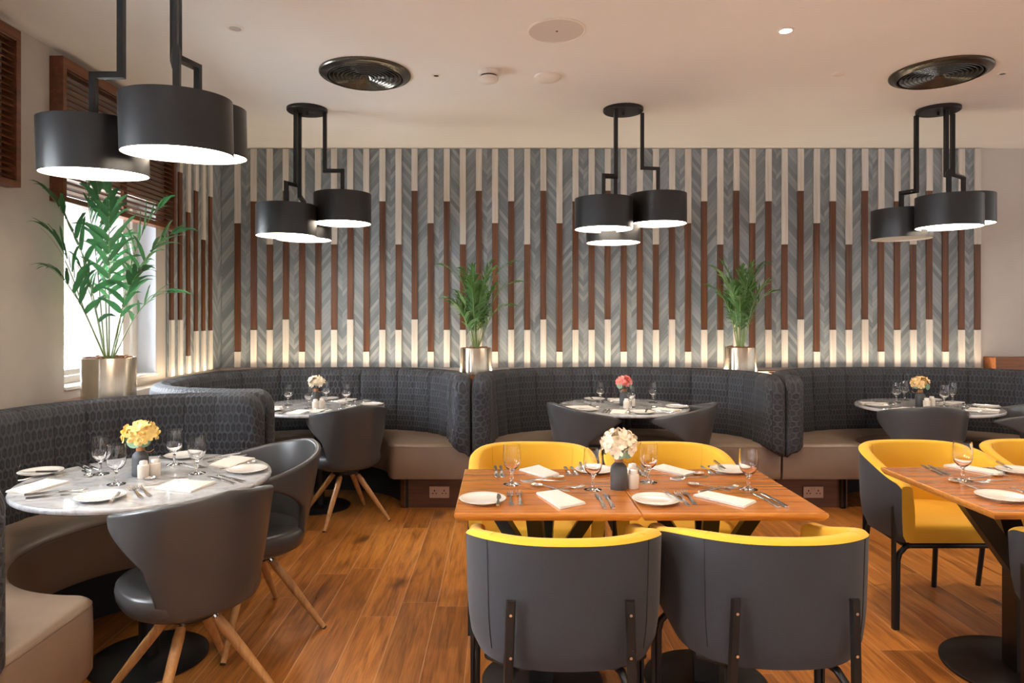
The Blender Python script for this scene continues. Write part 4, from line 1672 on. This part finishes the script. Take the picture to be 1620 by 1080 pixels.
def vase(label, mfl, seed, tint_leaf=True, kind='bottle', fs=1.0):
    rnd = random.Random(seed)
    t = thing('flower_vase', label, 'vase of flowers', (0, 0, 0), 0, 'small flower vases on the tables')
    MB().lathe([(.001, 0), (.030, 0), (.0325, .003), (.0325, .075), (.030, .088), (.022, .098), (.0155, .104), (.0145, .128), (.016, .132), (.013, .132), (.012, .11), (.001, .1)],
               seg=32, cap0=True, cap1=True).build('bottle', M['vase'], t, smooth=50)
    m = MB()
    for k in range(7):
        m.lathe([(.0155, .105 + k * .003), (.0168, .1065 + k * .003), (.0155, .108 + k * .003)], seg=20)
    m.tube([(.016, -.004, .108), (.03, -.008, .100), (.045, -.012, .102), (.056, -.014, .112)], .0012, 6)
    m.build('neck_twine', M['copper'], t)
    m = MB()
    fc = Vector((0, 0, .175))
    for k in range(34):
        ct = rnd.uniform(-.45, 1)
        a = rnd.uniform(0, 2 * PI)
        s_ = math.sqrt(1 - ct * ct)
        d = Vector((s_ * math.cos(a), s_ * math.sin(a), ct))
        rq = rnd.uniform(.9, 1.2)
        c = fc + Vector((d.x * .050, d.y * .050, d.z * .036)) * fs * rq
        side = d.cross(Vector((.3, .2, 1))).normalized()
        up = side.cross(d)
        ph = rnd.uniform(0, 1)
        for j in range(5):
            b = 2 * PI * (j + ph) / 5
            rd = side * math.cos(b) + up * math.sin(b)
            tg = d.cross(rd)
            L0 = .024 * rnd.uniform(.8, 1.15) * fs
            w = .0125 * fs
            p = [c, c + rd * L0 * .45 + tg * w * .75 + d * .003, c + rd * L0 * .9 + tg * w * .55 + d * .009, c + rd * L0 + d * .010,
                 c + rd * L0 * .9 - tg * w * .55 + d * .009, c + rd * L0 * .45 - tg * w * .75 + d * .003]
            m.add(p, [(0, 1, 2, 3), (0, 3, 4, 5)])
    # solid heart of the bloom
    lp = []
    for i in range(1, 8):
        a = PI * i / 8
        lp.append([(fc.x + .042 * fs * math.sin(a) * math.cos(b * PI / 6), fc.y + .042 * fs * math.sin(a) * math.sin(b * PI / 6), fc.z + .028 * fs * math.cos(a)) for b in range(12)])
    m.loops(lp)
    m.build('bloom', mfl, t, smooth=60)
    m = MB()
    m.tube([(0, 0, .10), (0, .0, .16)], .003, 6)
    if tint_leaf:
        for (az, el, ln) in ((-100, .25, .040), (-60, .1, .036), (150, .3, .035)):
            a = math.radians(az)
            b = Vector((math.cos(a) * .02, math.sin(a) * .02, .148))
            c = b + Vector((math.cos(a) * .035, math.sin(a) * .035, .0))
            pts = []
            for k in range(12):
                q = 2 * PI * k / 12
                rad = ln * .75
                pts.append((c.x + rad * math.cos(q) * math.sin(-a) , c.y + rad * math.cos(q) * math.cos(a), c.z + rad * .85 * math.sin(q) + el * .01))
            m.add(pts + [(x * .97, y * .97, z - .001) for x, y, z in pts], [tuple(range(12)), tuple(range(23, 11, -1))])
    m.build('leaves', M['fl_leaf'], t, smooth=40)
    return t


def shaker(label):
    t = thing('salt_shaker', label, 'salt or pepper pot', (0, 0, 0), 0, 'cream salt and pepper pots')
    MB().lathe([(.001, 0), (.021, 0), (.023, .002), (.0235, .05), (.022, .055), (.017, .057), (.001, .057)], seg=28, cap0=True, cap1=True).build('body', M['cream'], t, smooth=50)
    MB().lathe([(.0165, .057), (.0165, .066), (.014, .072), (.001, .074)], seg=28, cap1=True).build('cap', M['china'], t, smooth=50)
    return t


def napkin(P4, label, group, z=.75):
    """folded napkin from its four corners (near left, near right, far right, far left order or any convex order)"""
    c = (sum(p[0] for p in P4) / 4, sum(p[1] for p in P4) / 4)
    rnd = random.Random(round(c[0] * 1000))
    m = MB()
    for k in range(3):
        zz = .0004 + k * .0026
        Q, n = [], 12
        for a, b in zip(P4, P4[1:] + P4[:1]):
            for i in range(n):
                f = i / n
                sc = 1 - .012 * k + .004 * math.sin(9 * f + k + c[0] * 9)
                Q.append(((a[0] + (b[0] - a[0]) * f - c[0]) * sc, (a[1] + (b[1] - a[1]) * f - c[1]) * sc))
        lp = []
        for z_, s_ in ((0, .985), (.0007, 1), (.0018, 1), (.0024, .985)):
            lp.append([(x * s_, y * s_, zz + z_ + .0008 * math.sin(x * 60 + k) * (1 if k == 2 and z_ > .002 else 0)) for x, y in Q])
        m.loops(lp)
    o = m.build('napkin', M['linen'], None, smooth=50)
    o.location = (c[0], c[1], z)
    tag(o, label, 'napkin', group)
    return o


P_GL = goblet('tall water goblet at the left end of the centre tables, beside the left pair of knives')
P_PL = bread_plate('white side plate at the near left corner of the centre tables')
P_SH = shaker('cream salt pot right of the grey vase on the centre tables')
used = set()


def put(proto, loc, label, group=None, rot=0):
    if proto.name not in used:
        used.add(proto.name)
        proto.location = loc
        proto['label'] = label
        if group:
            proto['group'] = group
        return proto
    return dup(proto, loc, rot, label, group)


# ---- centre walnut tables, read off the photograph
G = 'place settings on the centre walnut tables'


def setc(name, group, items, near):
    for it in items:
        k = it[0]
        if k == 'plate':
            put(P_PL, T(it[1], it[2], .762)[:2] + (.7502,), 'white side plate ' + it[3] + ' ' + name, 'white side plates')
        elif k == 'glass':
            p = T(it[1], it[2])
            put(P_GL, (p[0], p[1], .7502), 'clear water goblet ' + it[3] + ' ' + name, 'water goblets')
        elif k == 'napkin':
            napkin([T(a, b)[:2] for a, b in it[1]], 'folded white napkin ' + it[2] + ' ' + name, 'folded napkins')
        elif k == 'bk':
            o = cut('butter_knife', T(it[1], it[2], .767), T(it[3], it[4], .767), 'butter knife ' + it[5] + ' ' + name, 'butter knives', .0162)
        else:
            kk = {'f': 'dinner_fork', 'k': 'dinner_knife', 's': 'dessert_spoon'}[k]
            cut(kk, T(it[1], it[2]), T(it[3], it[4]), kk.replace('_', ' ') + ' ' + it[5] + ' ' + name, kk.replace('_', ' ') + 's')


setc('near left on the centre tables', G, [
    ('plate', 763.5, 788, 'at the front left corner,'),
    ('bk', 789.5, 779, 787.5, 803, 'across the plate,'),
    ('f', 806, 774, 810, 807, 'left of the pair,'),
    ('f', 820, 773, 825, 806, 'right of the pair,'),
    ('napkin', [(848, 781), (886, 806), (927, 797.5), (882, 777)], 'between the cutlery,'),
    ('s', 843, 768, 900, 777, 'above the napkin,'),
    ('f', 921, 770, 862, 778, 'lying sideways above the napkin,'),
    ('k', 943, 781, 958, 806, 'left of the pair,'),
    ('k', 957, 781, 971, 806, 'right of the pair,'),
    ('glass', 938, 774.5, 'before the vase,'),
], True)
setc('far left on the centre tables', G, [
    ('k', 787, 759, 783, 736, 'left of the pair,'),
    ('k', 796, 759, 791, 736, 'right of the pair,'),
    ('glass', 809.6, 766, 'beside the knives,'),
    ('napkin', [(821, 744), (863, 757), (885, 751), (852, 737.5)], 'at the back,'),
    ('s', 890, 756, 832, 760, 'in front of the napkin,'),
    ('f', 838, 762, 880, 761, 'in front of the napkin,'),
    ('f', 903, 756, 893, 737, 'left of the pair,'),
    ('f', 914, 756, 903, 737, 'right of the pair,'),
    ('plate', 941, 742, 'at the far edge,'),
    ('bk', 923, 748, 917, 730, 'across the plate,'),
], False)
setc('near right on the centre tables', G, [
    ('plate', 1037.7, 789, 'right of the seam,'),
    ('bk', 1053, 778, 1078, 793, 'across the plate,'),
    ('f', 1068, 777, 1093, 804, 'left of the pair,'),
    ('f', 1078, 773, 1105, 804, 'right of the pair,'),
    ('napkin', [(1096, 785), (1177, 804), (1197, 794.6), (1118, 779)], 'between the cutlery,'),
    ('s', 1093, 767, 1150, 776, 'above the napkin,'),
    ('f', 1167, 770, 1105, 778, 'lying sideways above the napkin,'),
    ('k', 1191, 780, 1232, 803, 'left of the pair,'),
    ('k', 1204, 780, 1245, 803, 'right of the pair,'),
    ('glass', 1184, 774, 'at the right end,'),
], True)
setc('far right on the centre tables', G, [
    ('k', 1022, 756, 1003, 735, 'left of the pair,'),
    ('k', 1030, 757, 1011, 735, 'right of the pair,'),
    ('glass', 1026, 763, 'right of the vase,'),
    ('napkin', [(1028, 741), (1083, 754), (1101, 749), (1049, 736)], 'at the back,'),
    ('s', 1117, 749, 1056, 757, 'in front of the napkin,'),
    ('f', 1065, 760, 1118, 754, 'in front of the napkin,'),
    ('f', 1131, 754, 1109, 737, 'left of the pair,'),
    ('f', 1143, 753, 1121, 737, 'right of the pair,'),
    ('plate', 1155, 741.5, 'at the far edge,'),
    ('bk', 1150, 744, 1128, 728, 'across the plate,'),
], False)


def vat(v, x, y, z=.7502):
    v.location = (x, y, z)


v = vase('grey bottle vase with cream blossoms in the middle of the centre tables', M['fl_cream'], 1, True, fs=1.12)
p = T(979, 773)
vat(v, p[0], p[1])
p = T(1001.5, 772)
put(P_SH, (p[0], p[1], .7502), 'cream salt pot standing right of the grey vase on the centre tables', 'cream salt and pepper pots')
p = T(1000, 761)
put(P_SH, (p[0], p[1], .7502), 'cream pepper pot half hidden behind the salt pot on the centre tables')

# ---- right walnut table
setc('on the right edge walnut table', G, [
    ('plate', 1585, 784, 'at the front,'),
    ('k', 1452, 733, 1500, 756, 'left of the far pair,'),
    ('k', 1462, 733, 1513, 757, 'right of the far pair,'),
    ('glass', 1523, 760, 'by the knives,'),
    ('napkin', [(1492, 737), (1578, 753), (1591, 748), (1509, 735)], 'at the back,'),
    ('s', 1589, 752, 1530, 757, 'before the napkin,'),
    ('f', 1545, 764, 1600, 759, 'before the napkin,'),
    ('f', 1598, 757, 1560, 737, 'far one,'),
    ('plate', 1612, 743, 'at the far edge,'),
    ('bk', 1607, 746, 1572, 728, 'across the far plate,'),
    ('s', 1508, 762, 1550, 775, 'at the front, left of the plate,'),
    ('bk', 1600, 771, 1642, 788, 'across the front plate,'),
], False)

# ---- front left marble table
N0 = 'on the front left marble table'
setc(N0, G, [
    ('plate', 64.5, 745, 'at the far left rim,'),
    ('bk', 24, 748, 94, 746, 'across the far left plate,'),
    ('f', 109, 745, 20, 762, 'left, by the far left plate,'),
    ('f', 114, 749, 30, 769, 'right, by the far left plate,'),
    ('napkin', [(8, 779), (44, 782), (111, 763), (74, 759)], 'at the left rim,'),
    ('k', 148, 773, 30, 785, 'behind, at the left rim,'),
    ('k', 150, 778, 34, 790, 'in front, at the left rim,'),
    ('plate', 159, 784, 'at the near rim,'),
    ('f', 200, 767, 232, 794, 'left one, right of the near plate,'),
    ('f', 211, 765, 247, 792, 'right one, right of the near plate,'),
    ('bk', 192, 775, 172, 798, 'across the near plate,'),
    ('k', 149, 748, 115, 731, 'left one, beside the far left goblet,'),
    ('k', 160, 746, 126, 730, 'right one, beside the far left goblet,'),
    ('s', 143, 757, 130, 742, 'short spoon by the far left goblet,'),
    ('glass', 159, 750, 'behind, left pair,'),
    ('glass', 184, 766, 'in front, left pair,'),
    ('glass', 276, 735, 'behind, right pair,'),
    ('glass', 311.6, 749, 'in front, right pair,'),
    ('napkin', [(330, 737), (362, 742), (404, 726), (366, 722)], 'at the right rim,'),
    ('s', 408, 731, 345, 742, 'beside the right napkin,'),
    ('plate', 391, 741, 'at the right rim,'),
    ('plate', 291, 719, 'at the far rim,'),
    ('k', 322, 727, 380, 717, 'back one, at the far right rim,'),
    ('k', 326, 732, 390, 720, 'front one, at the far right rim,'),
    ('f', 325, 741, 290, 733, 'between the right pair of goblets,'),
    ('k', 326, 753, 378, 768, 'left one, at the near right rim,'),
    ('k', 340, 751, 392, 765, 'right one, at the near right rim,'),
    ('napkin', [(243, 774), (302, 780), (342, 764), (276, 760)], 'at the near rim,'),
    ('s', 232, 758, 292, 756, 'behind the near napkin,'),
    ('f', 300, 762, 238, 768, 'behind the near napkin,'),
    ('f', 262, 727, 240, 716, 'behind the vase,'),
], True)
v = vase('grey bottle vase with yellow and white blossoms on the front left marble table', M['fl_yellow'], 2, True, fs=1.12)
p = T(222, 752)
vat(v, p[0], p[1])
v.rotation_euler = (0, 0, .2)
for px, py, lab in ((227, 756, 'cream salt pot in front of the vase on the front left marble table'),
                    (245, 753, 'cream pepper pot right of its twin on the front left marble table')):
    p = T(px, py)
    put(P_SH, (p[0], p[1], .7502), lab)

# ---- the three back tables: glasses where they stand, settings round the rim
BACK = [
    (RT[1], 'on the corner booth table', [(456, 641), (489, 646), (516, 635), (548, 640)], (500, 641), [(499, 647), (509, 645)], M['fl_cream'],
     [200, 262, 340, 70], 'grey vase with a creamy white bloom on the corner booth table'),
    (RT[2], 'on the middle booth table', [(949.5, 636), (984, 633), (998, 644), (1033, 637)], (987, 641), [(991, 646), (1000, 642)], M['fl_pink'],
     [195, 255, 320, 90], 'vase with a pink bloom on the middle booth table'),
    (RT[3], 'on the right booth table', [(1418, 637), (1431, 633), (1494, 642), (1507, 637)], (1456, 643), [(1466, 645), (1474, 642)], M['fl_peach'],
     [160, 215, 320, 30], 'grey vase with peach and cream blooms on the right booth table')]
SIDE = {0: 'first', 1: 'second', 2: 'third', 3: 'fourth'}


def where(a):
    a = a % 360
    if a < 45 or a >= 330:
        return 'at the right side'
    if a < 135:
        return 'at the far side'
    if a < 235:
        return 'at the left side'
    return 'at the near side'


for bi, (c, nm, gl, vs_, sh, mfl, angs, vlab) in enumerate(BACK):
    gn = ['leftmost', 'second from the left', 'third from the left', 'rightmost']
    for k, (gx, gy) in enumerate(gl):
        p = T(gx, gy)
        put(P_GL, (p[0], p[1], .7502), 'small clear goblet, %s of the four %s' % (gn[k], nm), 'water goblets')
    v = vase(vlab, mfl, 30 + bi, bi != 0, fs=.95)
    p = T(*vs_)
    vat(v, p[0], p[1])
    v.rotation_euler = (0, 0, bi * 1.3)
    for k, (gx, gy) in enumerate(sh):
        p = T(gx, gy)
        put(P_SH, (p[0], p[1], .7502), 'cream %s pot, %s one of the pair %s' % (('salt', 'left'), ('pepper', 'right'))[k] + (nm,) if False else
            ('cream salt pot, left one of the pair ' if k == 0 else 'cream pepper pot, right one of the pair ') + nm)
    used_w = {}
    for k, a in enumerate(angs):
        w_ = where(a)
        if w_ in used_w:
            w_ = w_.replace('at the', 'further round the')
        used_w[w_] = 1
        r_ = math.radians(a)
        d = (math.cos(r_), math.sin(r_))
        s_ = (-d[1], d[0])

        def at_(rad, off):
            return (c[0] + d[0] * rad + s_[0] * off, c[1] + d[1] * rad + s_[1] * off)
        napkin([at_(.26, -.05), at_(.44, -.05), at_(.44, .05), at_(.26, .05)], 'folded white napkin %s %s' % (w_, nm), 'folded napkins')
        p = at_(.355, .165)
        put(P_PL, (p[0], p[1], .7502), 'white side plate %s %s' % (w_, nm), 'white side plates')
        cut('dinner_fork', at_(.25, .078), at_(.43, .078), 'dinner fork %s %s' % (w_, nm), 'dinner forks')
        cut('dinner_knife', at_(.24, -.075), at_(.44, -.075), 'dinner knife %s, next to the napkin, %s' % (w_, nm), 'dinner knives')
        cut('dinner_knife', at_(.24, -.10), at_(.44, -.10), 'dinner knife %s, outer one, %s' % (w_, nm), 'dinner knives')
        cut('dessert_spoon', at_(.225, .07), at_(.225, -.09), 'dessert spoon %s %s' % (w_, nm), 'dessert spoons')
        cut('butter_knife', at_(.27, .19), at_(.42, .19), 'butter knife on the plate %s %s' % (w_, nm), 'butter knives', .0162)
